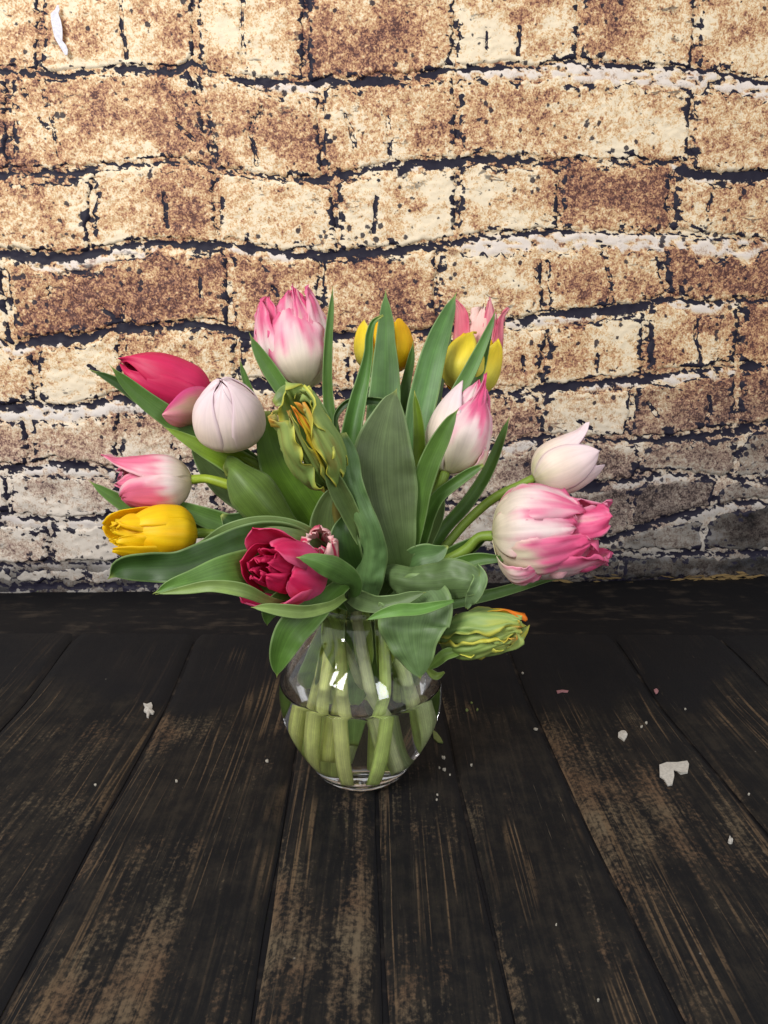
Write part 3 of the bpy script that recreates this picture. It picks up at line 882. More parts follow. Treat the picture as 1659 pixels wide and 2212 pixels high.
class Head:
    def __init__(s, parent, base, tip, R, view=(0, 0, 0), twist=0.0):
        s.parent = parent
        s.B = P(*base)
        s.T = P(*tip)
        s.L = np.linalg.norm(s.T - s.B)
        s.w = (s.T - s.B) / s.L
        v = nrm(CAM - s.B)
        v = v - (v @ s.w) * s.w
        if np.linalg.norm(v) < 0.2:
            v = np.array([0, 0, 1.0]) - s.w[2] * s.w
        s.e1 = nrm(v)
        s.e2 = np.cross(s.w, s.e1)
        s.R = R * pxsize(s.B)
    def petal(s, phi, A=58, L=1.0, R=1.0, prof='closed', shape='ovate', kind='parrot_pink', ruffle=0.0, jag=0.0, curl=0.0,
              keel=0.05, lean=0.0, flat=0.0, base_shift=0.0, ns=30, nt=19, label=None, edgeout=0.0, creases=0.04, side=0.0):
        PN[0] += 1
        sd = PN[0] * 7 % 97 + 1
        S, T = np.meshgrid(np.linspace(0, 1, ns), np.linspace(-1, 1, nt), indexing='ij')
        wd = smooth_interp(S, *WDT[shape])
        r = smooth_interp(S, *PROF[prof]) * s.R * R
        # length: jagged / fringed tips
        LL = s.L * L * (1 + 0.03 * vn(T * 1.5, sd, 0, 80))
        hh = S ** 1.12 * LL
        if jag:
            tooth = (vn(T * 7, sd, 0, 81) + .7 * vn(T * 15, sd, 0, 82))
            hh = hh + jag * s.L * tooth * sstep(.70, 1, S)
            wd = wd * (1 + jag * 1.6 * vn(S * 26, sd + np.sign(T) * 9, 0, 83) * sstep(.5, 1, np.abs(T)) * sstep(.45, .8, S))
        ang = math.radians(phi) + math.radians(A) * wd * T + math.radians(side) * S
        r = r * (1 + keel * (1 - np.abs(T) ** 1.2) - flat * (1 - np.cos(math.radians(A) * wd * T)) * -1 + edgeout * np.abs(T) ** 3)
        r = r + lean * s.L * S ** 2
        # outward curl of the tip
        r = r + curl * s.R * sstep(.72, 1, S) ** 1.5
        hh = hh - abs(curl) * .25 * s.R * sstep(.85, 1, S)
        if kind == 'lilac':
            creases = creases * .35
        if creases:
            r = r * (1 + creases * fbm(T * 4.5 + sd, S * 1.3, 0, sd, 3))
        if kind in ('parrot_pink', 'hot_pink', 'lily_pink', 'striped', 'blush', 'rose'):
            e = sstep(.62, 1, np.abs(T)) * sstep(.3, .6, S) + sstep(.8, 1, S)
            r = r + s.R * (.035 * vn(T * 10 + sd, S * 3, 0, sd + 7) * sstep(.15, .5, S) + (.05 + ruffle * .5) * vn(S * 15 + sd, T * 5, 0, sd + 8) * e)
        if kind in ('green', 'green_plain', 'orange_tip'):
            wr = sstep(.04, .25, S)
            e = sstep(.55, 1, np.abs(T)) + .8 * sstep(.8, 1, S)
            r = r + s.R * (.13 * vn(T * 4.5 + .6 * vn(S * 3, sd, 0, 88), S * 2.4 + sd, 0, sd + 7) * wr + .30 * vn(S * 11 + sd, np.sign(T) * 3 + T, sd, 84) * e * wr)
            ang = ang + .20 * vn(S * 9 + sd, np.sign(T) * 5, 0, sd + 11) * e * wr
            hh = hh + s.R * .10 * vn(T * 3, S * 8, sd, 85) * e
        if ruffle:
            e = sstep(.25, 1, np.abs(T)) + .7 * sstep(.6, 1, S)
            r = r + ruffle * s.R * vn(S * 7 + sd, np.sign(T) * 4 + T * 1.5, 0, sd + 5) * e
            hh = hh + ruffle * .4 * s.R * vn(S * 5 + sd, T * 3, 0, sd + 6) * e
        V = s.B + s.w * hh[..., None] + r[..., None] * (np.cos(ang)[..., None] * s.e1 + np.sin(ang)[..., None] * s.e2)
        V = V + s.w * (base_shift * s.L)
        c = np.clip(style(kind, S, T, sd), 0.002, 0.95)
        o = mesh_obj('petal', V, grid_faces(ns, nt), PETAL, s.parent, c, None, np.stack([T * .5 + .5, S], -1))
        m = o.modifiers.new('thickness', 'SOLIDIFY')
        m.thickness = 0.0006
        m.offset = 0
        if label:
            o['label'] = label
        return o
    def ring(s, n, phi0, **kw):
        for k in range(n):
            q = dict(kw)
            q['R'] = q.get('R', 1.0) * (1 + 0.02 * ((k * 7) % 3 - 1))
            s.petal(phi0 + 360.0 / n * k, **q)

def stem(parent, head, way, neck, foot, r=0.0042, c0=None, c1=None):
    """from the flower base over picture way points to the neck of the vase and down to its foot (world xyz)"""
    c0 = srgb(132, 160, 60) if c0 is None else c0
    c1 = srgb(228, 242, 164) if c1 is None else c1
    pts = [head.B + head.w * 0.002, head.B - head.w * 0.012] + [P(*q) for q in way] + [np.array(neck), np.array(foot)]
    rad = [r * 1.0, r * .9] + [r] * len(way) + [r * 1.15, r * (1.42 + .14 * math.sin(foot[0] * 900))]
    mid = (np.array(neck) * .5 + np.array(foot) * .5) + np.array([.004 * math.sin(foot[1] * 700), .004 * math.cos(foot[0] * 800), 0])
    pts.insert(-1, mid)
    rad.insert(-1, r * 1.32)
    c1 = c1 * np.array([1 + .08 * math.sin(foot[0] * 500), 1, 1 + .3 * math.sin(foot[1] * 600)])
    return tube('stem', parent, pts, rad, c0, c1)

def tulip(label, loc=(0, 0, 0.01), name='tulip'):
    return thing(name, label, 'tulip', loc, 'tulips in the glass vase')

# necks / feet: positions inside the rim (z about 0.155) and near the bottom of the vase
def NK(a, r=0.026, z=0.155):
    return (r * math.cos(math.radians(a)), r * math.sin(math.radians(a)), z)
FEET = {245: (-.010, -.036, .0125), -60: (.010, -.034, .0125), 270: (.027, -.019, .021), 180: (-.046, -.004, .024), -40: (.050, -.006, .030),
        215: (-.036, -.022, .018), 225: (.018, -.006, .030), 200: (-.030, .018, .02), 120: (-.022, -.014, .034), 30: (-.012, .012, .028), 10: (.036, .020, .024), -10: (.044, .012, .03)}
def FT(a, r=0.030, z=0.016):
    if a in FEET:
        return FEET[a]
    return (r * math.cos(math.radians(a)), r * math.sin(math.radians(a)), z)

# 1 --- crimson pointed tulip, upper left
t1 = tulip('dark crimson pointed tulip leaning to the upper left behind the pale bud')
h = Head(t1, (455, 866, .05), (262, 782, .03), 56)
h.ring(3, 60, A=62, kind='crimson', prof='closed', R=.88, shape='ovate')
h.petal(38, A=66, kind='crimson', prof='closed', shape='ovate', L=1.02)
h.petal(-42, A=60, kind='crimson', prof='closed', shape='ovate', L=.97, R=1.02)
h.petal(160, A=62, kind='crimson', prof='closed', shape='ovate')
hb = Head(t1, (458, 866, .035), (332, 882, -.005), 46)
hb.petal(-25, A=70, kind='sepal', prof='cup', shape='ovate', L=1.0, label='pink lower petal with green vane, hanging open')
stem(t1, h, [(540, 930, .05), (650, 1080, .03)], NK(160), FT(200))
# 2 --- pale bud
t2 = tulip('pale blush white egg-shaped closed tulip bud at the upper left')
h = Head(t2, (505, 948, .0), (478, 824, -.035), 67)
h.ring(3, 0, A=66, kind='lilac', prof='bud', shape='blunt', R=.94)
h.petal(48, A=50, kind='lilac', prof='bud', shape='ovate', R=1.03)
h.petal(-10, A=44, kind='lilac', prof='bud', shape='ovate', R=.99)
h.petal(-68, A=50, kind='lilac', prof='bud', shape='ovate', R=1.03)
h.petal(165, A=66, kind='lilac', prof='bud', shape='ovate', R=1.02)
stem(t2, h, [(560, 1010, .01), (660, 1130, .01)], NK(190), FT(225))
# 3 --- big pink and white parrot tulip on top
t3 = tulip('large pink and cream double tulip standing tallest at the top left')
h = Head(t3, (655, 842, .05), (614, 642, .07), 76)
h.ring(4, 20, A=48, kind='parrot_pink', prof='cup', shape='blunt', R=.78, L=.98, ruffle=.06, jag=.02)
h.petal(170, A=55, kind='parrot_pink', prof='cup', shape='blunt', L=.96)
h.petal(115, A=42, kind='parrot_pink', prof='cup', shape='blunt', L=.96, R=1.0, ruffle=.05)
h.petal(-112, A=45, kind='hot_pink', prof='cup', shape='blunt', L=.93, R=1.05, ruffle=.05)
h.petal(62, A=34, kind='parrot_pink', prof='cup', shape='ovate', L=1.02, R=1.04, ruffle=.04)
h.petal(-60, A=36, kind='parrot_pink', prof='cup', shape='ovate', L=.97, R=1.02, ruffle=.05)
h.petal(6, A=46, kind='parrot_pink', prof='closed', shape='ovate', L=.95, R=1.08, ruffle=.06, jag=.05)
h.petal(35, A=30, kind='hot_pink', prof='fold', shape='ovate', L=1.0, R=.95, ruffle=.06, jag=.04)
stem(t3, h, [(680, 950, .04), (720, 1100, .02)], NK(120), FT(120))
# 4 --- yellow tulip behind the centre leaf
t4 = tulip('yellow open tulip at the top, half hidden behind an upright leaf')
h = Head(t4, (832, 806, .07), (828, 700, .09), 59)
h.ring(3, 10, A=50, kind='yellow', prof='cup', shape='blunt', R=.86, L=.96)
h.petal(75, A=52, kind='yellow', prof='cup', shape='blunt', R=1.04)
h.petal(-75, A=52, kind='lemon', prof='cup', shape='ovate', R=1.05, L=1.04)
h.petal(180, A=55, kind='yellow', prof='cup', shape='blunt', L=1.02)
stem(t4, h, [(826, 950, .05), (820, 1120, .03)], NK(80), FT(75))
# 5 --- fringed pink behind
t5 = tulip('pink fringed tulip at the top right, rising behind a yellow one')
h = Head(t5, (1030, 800, .10), (1036, 672, .12), 52)
h.petal(180, A=60, kind='blush', prof='cup', shape='blunt', L=.95, jag=.06)
h.petal(15, A=48, kind='blush', prof='cup', shape='blunt', L=.93, R=.9, jag=.10, ruffle=.1)
h.petal(-62, A=40, kind='rose', prof='flare', shape='ovate', L=1.14, jag=.05)
h.petal(72, A=38, kind='rose', prof='flare', shape='lance', L=1.0)
h.petal(35, A=26, kind='rose', prof='cup', shape='ovate', L=1.08, jag=.04, R=.9)
stem(t5, h, [(1000, 900, .08), (920, 1100, .04)], NK(60), FT(50))
# 6 --- yellow tulip right
t6 = tulip('bright yellow tulip with greenish ribs at the upper right, behind a narrow leaf')
h = Head(t6, (1000, 850, .06), (1032, 728, .085), 60)
h.ring(3, 60, A=52, kind='yellow', prof='cup', shape='blunt', R=.84, L=.92)
h.petal(-48, A=54, kind='lemon', prof='closed', shape='ovate', R=1.05, L=1.05)
h.petal(62, A=52, kind='lemon', prof='cup', shape='ovate', R=1.06, L=.98, side=12)
h.petal(180, A=60, kind='yellow', prof='cup', shape='ovate')
stem(t6, h, [(960, 960, .05), (900, 1120, .03)], NK(40), FT(30))
# 7 --- pink and white, right of the middle
t7 = tulip('pink and cream tulip right of the middle with twisted tip and a leaf across it')
h = Head(t7, (962, 1022, .0), (1030, 830, .03), 64)
h.ring(3, 0, A=52, kind='parrot_pink', prof='fold', shape='ovate', R=.82, L=.98, ruffle=.05)
h.petal(-60, A=54, kind='lilac', prof='fold', shape='ovate', R=1.02, L=.93)
h.petal(28, A=52, kind='parrot_pink', prof='fold', shape='ovate', R=1.05, L=.86, ruffle=.02)
h.petal(175, A=60, kind='parrot_pink', prof='fold', shape='ovate')
h.petal(88, A=32, kind='hot_pink', prof='cup', shape='blunt', R=1.10, L=.62, ruffle=.08)
h.petal(20, A=28, kind='hot_pink', prof='fold', shape='lance', R=.86, L=1.08, ruffle=.07, label='twisted pink tip petal')
stem(t7, h, [(930, 1100, .0), (880, 1220, .0)], NK(20), FT(10))
# 8 --- pale lilac right
t8 = tulip('pale lilac white pointed tulip at the far right on a long bare curved stem')
h = Head(t8, (1152, 1034, .02), (1284, 972, .02), 60)
h.ring(3, 0, A=58, kind='lilac', prof='cup', shape='ovate', R=.84, L=.96)
h.petal(-50, A=44, kind='lilac', prof='flare', shape='lance', R=1.0, L=1.02, curl=.04)
h.petal(8, A=46, kind='lilac', prof='cup', shape='ovate', R=1.06, L=1.0)
h.petal(66, A=50, kind='lilac', prof='cup', shape='ovate', R=1.0, L=1.03)
h.petal(180, A=60, kind='lilac', prof='cup', shape='ovate')
stem(t8, h, [(1080, 1068, .02), (1010, 1125, .015), (950, 1195, .01)], NK(0), FT(-10), r=.0041)
# 9 --- large pink right
t9 = tulip('largest pink and white double tulip lying to the lower right, ruffled open petals')
h = Head(t9, (1066, 1158, -.01), (1292, 1140, -.035), 92)
h.petal(170, A=58, kind='parrot_pink', prof='cup', shape='round', L=.88, ruffle=.05)
h.petal(110, A=44, kind='hot_pink', prof='cup', shape='round', L=1.08, R=.95, ruffle=.10)
h.petal(-140, A=44, kind='hot_pink', prof='cup', shape='round', L=1.10, R=.80, ruffle=.10)
h.petal(-20, A=50, kind='hot_pink', prof='flare', shape='round', L=1.14, R=.52, ruffle=.10)
h.petal(70, A=40, kind='parrot_pink', prof='cup', shape='round', L=.95, R=.55, ruffle=.16)
h.petal(-95, A=40, kind='parrot_pink', prof='closed', shape='round', L=.84, R=1.02, ruffle=.06)
h.petal(-50, A=36, kind='parrot_pink', prof='fold', shape='blunt', L=.88, R=1.05, ruffle=.08)
h.petal(80, A=42, kind='parrot_pink', prof='cup', shape='round', L=1.04, R=1.02, ruffle=.08)
h.petal(-6, A=34, kind='parrot_pink', prof='fold', shape='round', L=.82, R=1.05, ruffle=.08)
h.petal(36, A=30, kind='hot_pink', prof='fold', shape='round', L=.92, R=1.04, ruffle=.10)
h.petal(52, A=16, kind='parrot_pink', prof='fold', shape='ovate', L=.60, R=1.16, ruffle=.06, label='small curled petal on the lower flank')
stem(t9, h, [(1010, 1185, -.005), (930, 1230, -.0)], NK(-15), FT(-40), r=.0048)
# 10 --- pink left
t10 = tulip('pink and cream fringed tulip lying to the left, above the yellow one')
h = Head(t10, (415, 1036, .01), (252, 1046, .0), 58)
h.ring(3, 0, A=52, kind='lily_pink', prof='cup', shape='ovate', R=.84, L=.95, jag=.05)
h.petal(60, A=60, kind='lily_pink', prof='flare', shape='lance', R=1.0, L=1.08, jag=.01)
h.petal(-45, A=58, kind='lily_pink', prof='cup', shape='blunt', R=1.03, L=.92, jag=.02)
h.petal(-110, A=48, kind='lily_pink', prof='flare', shape='lance', R=1.0, L=1.0, jag=.04)
h.petal(170, A=60, kind='lily_pink', prof='cup', shape='blunt', L=1.0, jag=.05)
stem(t10, h, [(470, 1040, .01), (600, 1100, .01), (700, 1210, .0)], NK(175), FT(180), c0=srgb(168, 190, 60))
# 11 --- yellow double left
t11 = tulip('deep yellow double tulip lying at the left edge, its ruffled mouth open to the left')
h = Head(t11, (424, 1152, -.01), (240, 1150, -.045), 54)
h.ring(5, 10, A=40, kind='yellow', prof='cup', shape='blunt', R=.55, L=.98, ruffle=.16, jag=.02)
h.ring(4, 45, A=44, kind='yellow', prof='cup', shape='blunt', R=.76, L=.96, ruffle=.10)
h.petal(70, A=54, kind='yellow', prof='closed', shape='blunt', R=1.06, L=.88, ruffle=.03)
h.petal(-12, A=46, kind='yellow', prof='closed', shape='blunt', R=1.08, L=.82, ruffle=.03)
h.petal(-80, A=50, kind='yellow', prof='cup', shape='blunt', R=1.02, L=.98, ruffle=.04)
h.petal(160, A=56, kind='yellow', prof='cup', shape='blunt', R=1.05, L=1.06, ruffle=.05)
stem(t11, h, [(490, 1160, -.01), (620, 1190, -.01)], NK(200), FT(215), r=.0046)
# 12 --- crimson double front
t12 = tulip('crimson double tulip at the front left, many-petalled mouth open over the vase')
h = Head(t12, (668, 1245, -.05), (560, 1222, -.105), 62)
h.ring(5, 0, A=38, kind='crimson', prof='cup', shape='blunt', R=.42, L=.98, ruffle=.12)
h.ring(5, 30, A=40, kind='crimson', prof='cup', shape='blunt', R=.66, L=.98, ruffle=.10)
h.petal(120, A=44, kind='rosy_crimson', prof='open', shape='blunt', R=.92, L=.95, ruffle=.06)
h.petal(55, A=44, kind='rosy_crimson', prof='cup', shape='round', R=1.06, L=1.0, ruffle=.06)
h.petal(-10, A=44, kind='rosy_crimson', prof='cup', shape='round', R=1.12, L=.76, ruffle=.04)
h.petal(-62, A=42, kind='rosy_crimson', prof='open', shape='blunt', R=1.0, L=.85, ruffle=.05)
h.petal(-110, A=44, kind='rosy_crimson', prof='open', shape='blunt', R=.92, L=.95, ruffle=.05)
h.petal(180, A=50, kind='crimson', prof='cup', shape='blunt', R=1.05, L=1.0, ruffle=.05)
stem(t12, h, [(700, 1280, -.035)], NK(230, .030), FT(245))
# 13 --- small striped behind the crimson
t13 = tulip('small cream tulip striped with red, peeping out behind the crimson double')
h = Head(t13, (688, 1228, -.03), (692, 1160, -.06), 38)
h.ring(3, 0, A=55, kind='striped', prof='cup', shape='blunt', R=.8, L=.96, ruffle=.1)
h.ring(3, 60, A=55, kind='striped', prof='cup', shape='blunt', R=1.05, L=1.0, ruffle=.08)
stem(t13, h, [(715, 1270, -.02)], NK(210, .02), FT(160, .02))
# 14 --- green parrot in the middle
t14 = tulip('green and yellow parrot tulip nodding in the middle, crumpled with an orange crest')
h = Head(t14, (716, 1052, -.05), (622, 872, -.085), 52)
h.petal(165, A=52, kind='green_plain', prof='cup', shape='blunt', R=.95, L=1.10, ruffle=.14)
h.petal(-35, A=40, kind='green', prof='fold', shape='ovate', R=.55, L=.95, ruffle=.14)
h.petal(20, A=26, kind='orange_tip', prof='fold', shape='ovate', R=.60, L=.98, ruffle=.06, label='orange crested inner petal')
h.petal(-72, A=44, kind='green', prof='fold', shape='blunt', R=1.0, L=.96, ruffle=.14)
h.petal(40, A=34, kind='green', prof='fold', shape='ovate', R=1.0, L=.95, ruffle=.08)
h.petal(84, A=46, kind='green_plain', prof='cup', shape='blunt', R=1.08, L=1.06, ruffle=.10)
h.petal(125, A=42, kind='green_plain', prof='cup', shape='blunt', R=1.05, L=.98, ruffle=.12)
stem(t14, h, [(728, 1100, -.04), (755, 1190, -.03)], NK(265, .02), FT(270, .02), c0=srgb(120, 118, 56))
# 15 --- green parrot low right
t15 = tulip('green parrot tulip with orange edge hanging low over the right rim of the vase')
h = Head(t15, (948, 1382, -.055), (1140, 1356, -.075), 42)
h.petal(180, A=54, kind='green_plain', prof='fold', shape='blunt', R=1.0, L=.98, ruffle=.08)
h.petal(0, A=40, kind='green', prof='fold', shape='blunt', R=.70, L=.96, ruffle=.16)
h.petal(-105, A=40, kind='orange_tip', prof='fold', shape='round', R=1.08, L=1.0, ruffle=.08, label='upper petal with orange crest')
h.petal(95, A=44, kind='green_plain', prof='fold', shape='ovate', R=1.05, L=.92, ruffle=.14)
h.petal(-48, A=50, kind='green_plain', prof='fold', shape='blunt', R=1.10, L=.96, ruffle=.05)
h.petal(50, A=38, kind='green', prof='fold', shape='blunt', R=1.02, L=.88, ruffle=.12)
stem(t15, h, [(925, 1395, -.048), (880, 1330, -.045)], NK(-40, .033, .165), FT(-60), r=.0040)

# ------------------------------------------------------------------ leaves (tip to base)
# 1 upper-left leaves
leaf(t1, [(235, 787, -.01, 0), (268, 822, -.005, 24), (312, 862, 0, 38), (372, 905, .005, 47), (440, 945, .01, 54), (505, 985, .015, 62), (570, 1040, .02, 62), (640, 1140, .02, 44), (720, 1290, .01, 24)], G_MID, .22, wave=.15)
leaf(t1, [(190, 797, .02, 0), (225, 812, .022, 14), (262, 832, .025, 24), (300, 858, .03, 30), (400, 930, .03, 34), (560, 1080, .03, 30), (700, 1270, .02, 18)], G_DK, .3)
leaf(t2, [(350, 920, .0, 0), (388, 940, .0, 18), (440, 968, .0, 36), (500, 995, .005, 58), (560, 1040, .01, 70), (620, 1110, .01, 56), (720, 1280, .0, 30)], G_YEL, .25, wave=.2)
leaf(t2, [(408, 950, .04, 4), (440, 985, .04, 46), (480, 1030, .04, 70), (560, 1090, .04, 80), (700, 1250, .03, 40)], G_GL * .8, .2)
leaf(t10, [(482, 1010, -.01, 40), (500, 1012, -.03, 52, 0), (535, 1050, -.04, 98), (572, 1095, -.04, 96), (625, 1150, -.03, 62), (690, 1230, -.02, 36), (745, 1300, -.02, 22)], srgb(104, 132, 66), -.55, sharp=False, wave=.1)
leaf(t10, [(478, 1112, -.02, 6), (500, 1128, -.02, 46), (545, 1142, -.02, 62), (610, 1165, -.018, 50), (730, 1270, -.01, 26)], G_DK, .35, sharp=False)
leaf(t11, [(190, 1037, -.005, 0), (225, 1062, -.005, 20), (262, 1085, -.003, 31), (305, 1106, 0, 38), (380, 1125, .01, 40), (520, 1160, .01, 36), (700, 1260, .0, 20)], G_MID, .28)
leaf(t11, [(333, 1077, .0, 0), (380, 1092, .0, 22), (430, 1112, .0, 40), (490, 1135, .0, 50), (580, 1165, .0, 46), (720, 1270, .0, 24)], G_MID, .3)
leaf(t11, [(232, 1252, -.085, 0), (258, 1232, -.085, 40), (320, 1226, -.082, 62), (390, 1222, -.078, 66), (460, 1200, -.07, 74), (530, 1172, -.06, 76), (600, 1165, -.05, 74), (680, 1195, -.035, 58), (755, 1275, -.025, 30)], G_DK * 1.05, .30, wave=.25)
leaf(t11, [(395, 1192, -.045, 4), (440, 1178, -.05, 22), (490, 1150, -.055, 34), (550, 1135, -.055, 40), (620, 1140, -.05, 42), (700, 1185, -.035, 40), (760, 1280, -.02, 22)], G_GL, .2, sharp=False)
leaf(t12, [(330, 1283, -.115, 0), (365, 1268, -.115, 26), (420, 1254, -.11, 50), (480, 1238, -.10, 74), (540, 1232, -.08, 92), (610, 1240, -.055, 90), (690, 1268, -.04, 60), (760, 1310, -.03, 24)], srgb(104, 146, 74), .25, wave=.2)
leaf(t12, [(336, 1284, -.118, 0), (400, 1274, -.120, 18), (460, 1266, -.122, 26), (520, 1274, -.118, 30), (580, 1298, -.10, 20), (640, 1310, -.07, 12)], G_PALE * .85, .3)
leaf(t12, [(542, 1312, -.125, 0), (568, 1313, -.125, 16), (610, 1318, -.122, 27), (655, 1322, -.115, 28), (705, 1312, -.10, 22), (745, 1290, -.07, 14)], G_PALE * .8, .3)
leaf(t12, [(598, 1463, -.10, 0), (600, 1440, -.10, 26), (612, 1400, -.10, 56), (632, 1362, -.098, 72), (664, 1330, -.09, 66), (706, 1292, -.075, 46), (742, 1262, -.055, 30), (768, 1246, -.04, 18)], G_MID * .9, .32, wave=.1)
leaf(t12, [(577, 1352, -.085, 0), (578, 1338, -.085, 18), (582, 1322, -.085, 34), (600, 1300, -.08, 38), (660, 1285, -.06, 30)], G_MID * .8, .2)
leaf(t13, [(640, 1204, -.105, 0), (668, 1208, -.105, 26), (706, 1222, -.10, 46), (742, 1240, -.085, 50), (766, 1262, -.065, 34), (762, 1300, -.045, 20)], srgb(104, 144, 82), -.3, wave=.1)
leaf(t13, [(748, 1110, -.04, 10), (742, 1150, -.045, 56), (748, 1195, -.045, 66), (768, 1245, -.035, 44), (775, 1310, -.025, 28)], G_DK * .95, .3, sharp=False)
# middle
leaf(t14, [(742, 935, -.055, 12), (752, 985, -.055, 44), (760, 1040, -.055, 46), (778, 1095, -.055, 50), (798, 1140, -.055, 50), (806, 1190, -.05, 60), (798, 1245, -.045, 66), (785, 1310, -.03, 46)], srgb(108, 144, 100), -.35, sharp=False, wave=.35, crumple=.25)
leaf(t14, [(592, 872, -.062, 14), (612, 858, -.062, 40), (646, 856, -.055, 52), (678, 886, -.045, 46), (712, 950, -.04, 40), (742, 1040, -.035, 36), (770, 1180, -.03, 34)], srgb(122, 148, 96), -.5, sharp=False, wave=.5)
leaf(t14, [(705, 1000, -.068, 6), (712, 1018, -.068, 24), (728, 1052, -.062, 40), (752, 1100, -.055, 40), (785, 1170, -.045, 30)], G_GL * .8, .45, sharp=False)
leaf(t14, [(738, 1040, -.02, 0), (712, 1080, -.02, 40), (700, 1130, -.02, 60), (712, 1200, -.02, 58), (755, 1290, -.015, 30)], G_GL * .75, .25)
leaf(t14, [(575, 888, .01, 16), (580, 935, .008, 52), (602, 1000, .005, 84), (640, 1062, .005, 100), (682, 1125, .005, 96), (730, 1220, .0, 60), (765, 1310, .0, 30)], srgb(104, 144, 48), .28, sharp=False, wave=.08)
leaf(t14, [(560, 1018, -.01, 0), (585, 1050, -.012, 12), (610, 1090, -.012, 15), (640, 1145, -.01, 16)], srgb(150, 176, 90), .3)
leaf(t3, [(538, 718, .02, 0), (553, 750, .02, 18), (577, 790, .02, 31), (602, 828, .02, 35), (630, 870, .02, 36), (690, 1000, .02, 36), (750, 1250, .0, 24)], G_MID, .3)
leaf(t3, [(517, 774, .04, 0), (524, 800, .04, 10), (537, 840, .04, 16), (556, 895, .04, 20), (640, 1060, .03, 24), (720, 1250, .01, 16)], G_MID, .3)
leaf(t3, [(719, 617, .03, 0), (716, 660, .03, 10), (710, 730, .03, 17), (707, 800, .03, 20), (710, 870, .03, 23), (724, 945, .025, 26), (750, 1100, .01, 28), (775, 1290, .0, 22)], G_MID * .95, .5)
leaf(t4, [(828, 681, .02, 3), (808, 694, .02, 10), (799, 720, .02, 15), (796, 760, .02, 18), (787, 810, .018, 27), (772, 870, .012, 36), (758, 940, .005, 42), (750, 1030, .0, 46), (765, 1170, .0, 42), (780, 1300, .0, 26)], srgb(82, 130, 52), .55, sharp=False)
leaf(t4, [(833, 624, .05, 0), (833, 655, .05, 16), (834, 690, .05, 32), (833, 740, .048, 44), (833, 790, .045, 58), (832, 840, .04, 66), (829, 890, .035, 72), (826, 980, .03, 72), (826, 1120, .02, 56), (815, 1290, .0, 30)], srgb(98, 138, 84), .22)
leaf(t4, [(893, 735, .06, 0), (889, 770, .06, 14), (880, 815, .06, 20), (868, 870, .055, 24), (860, 1000, .04, 30), (840, 1250, .01, 22)], G_MID * .9, .3)
leaf(t4, [(724, 930, .02, 5), (728, 895, .02, 12), (748, 872, .02, 14), (790, 866, .02, 17), (850, 872, .02, 17)], G_DK * .8, .5, sharp=False)
leaf(t6, [(987, 629, .04, 0), (974, 662, .04, 22), (955, 710, .04, 42), (936, 765, .038, 54), (921, 825, .033, 60), (908, 890, .026, 62), (900, 960, .02, 58), (892, 1080, .01, 50), (860, 1270, .0, 28)], srgb(96, 140, 84), .25)
leaf(t5, [(978, 690, .07, 0), (966, 740, .07, 15), (950, 810, .065, 22), (935, 890, .06, 30), (920, 980, .05, 36), (880, 1240, .02, 22)], G_DK, .3)
leaf(t6, [(1071, 667, .045, 0), (1061, 700, .045, 12), (1042, 745, .042, 21), (1018, 795, .038, 29), (994, 840, .034, 32), (965, 900, .03, 34), (925, 1010, .02, 34), (870, 1250, .0, 24)], srgb(98, 142, 76), .35)
leaf(t6, [(1068, 690, .05, 0), (1052, 745, .05, 12), (1036, 800, .046, 22), (1012, 860, .04, 26), (960, 960, .03, 26)], G_MID, .3)
leaf(t7, [(858, 838, -.03, 0), (848, 864, -.03, 38), (839, 905, -.031, 82), (830, 960, -.032, 124), (828, 1010, -.032, 142), (832, 1065, -.031, 138), (842, 1120, -.03, 116), (856, 1180, -.027, 84), (864, 1230, -.022, 54), (845, 1310, -.012, 30)], srgb(108, 126, 96), .16, wave=.05, basecol=srgb(96, 128, 72))
leaf(t7, [(895, 843, .0, 0), (898, 868, .0, 12), (903, 905, .0, 20), (906, 960, .0, 26), (900, 1060, .0, 30), (870, 1250, .0, 22)], G_YEL * .8, .4, tipcol=srgb(206, 200, 90))
leaf(t7, [(991, 882, -.035, 0), (975, 905, -.035, 20), (954, 944, -.034, 38), (930, 995, -.032, 46), (912, 1050, -.03, 46), (902, 1110, -.028, 40), (880, 1220, -.02, 28), (855, 1300, -.01, 20)], srgb(92, 128, 62), .3)
leaf(t8, [(1101, 899, .03, 0), (1089, 930, .03, 13), (1070, 980, .03, 22), (1046, 1032, .028, 26), (1008, 1088, .024, 28), (962, 1140, .02, 28), (900, 1230, .01, 26), (850, 1300, .0, 18)], G_MID * .85, .35)
leaf(t8, [(1044, 1004, -.02, 6), (1020, 1018, -.02, 19), (985, 1042, -.02, 25), (950, 1070, -.018, 28), (925, 1108, -.015, 36), (905, 1165, -.012, 38), (870, 1260, -.005, 26)], G_MID, .45, sharp=False)
leaf(t8, [(958, 1060, .015, 6), (945, 1110, .015, 30), (920, 1160, .015, 40), (880, 1250, .01, 30)], G_GL * .9, .3)
leaf(t9, [(1110, 1206, -.035, 0), (1075, 1207, -.035, 16), (1035, 1208, -.03, 28), (985, 1222, -.025, 34), (920, 1252, -.018, 34), (850, 1300, -.01, 22)], G_MID * .85, .3)
leaf(t9, [(1060, 1150, .0, 6), (1015, 1180, .0, 34), (960, 1208, .0, 36), (890, 1250, .0, 30)], G_MID * .8, .3, sharp=False)
leaf(t9, [(1223, 1245, .0, 0), (1180, 1252, .0, 12), (1120, 1268, -.002, 20), (1060, 1284, -.005, 24), (990, 1300, -.01, 26), (880, 1320, -.015, 22)], srgb(96, 132, 76), .35)
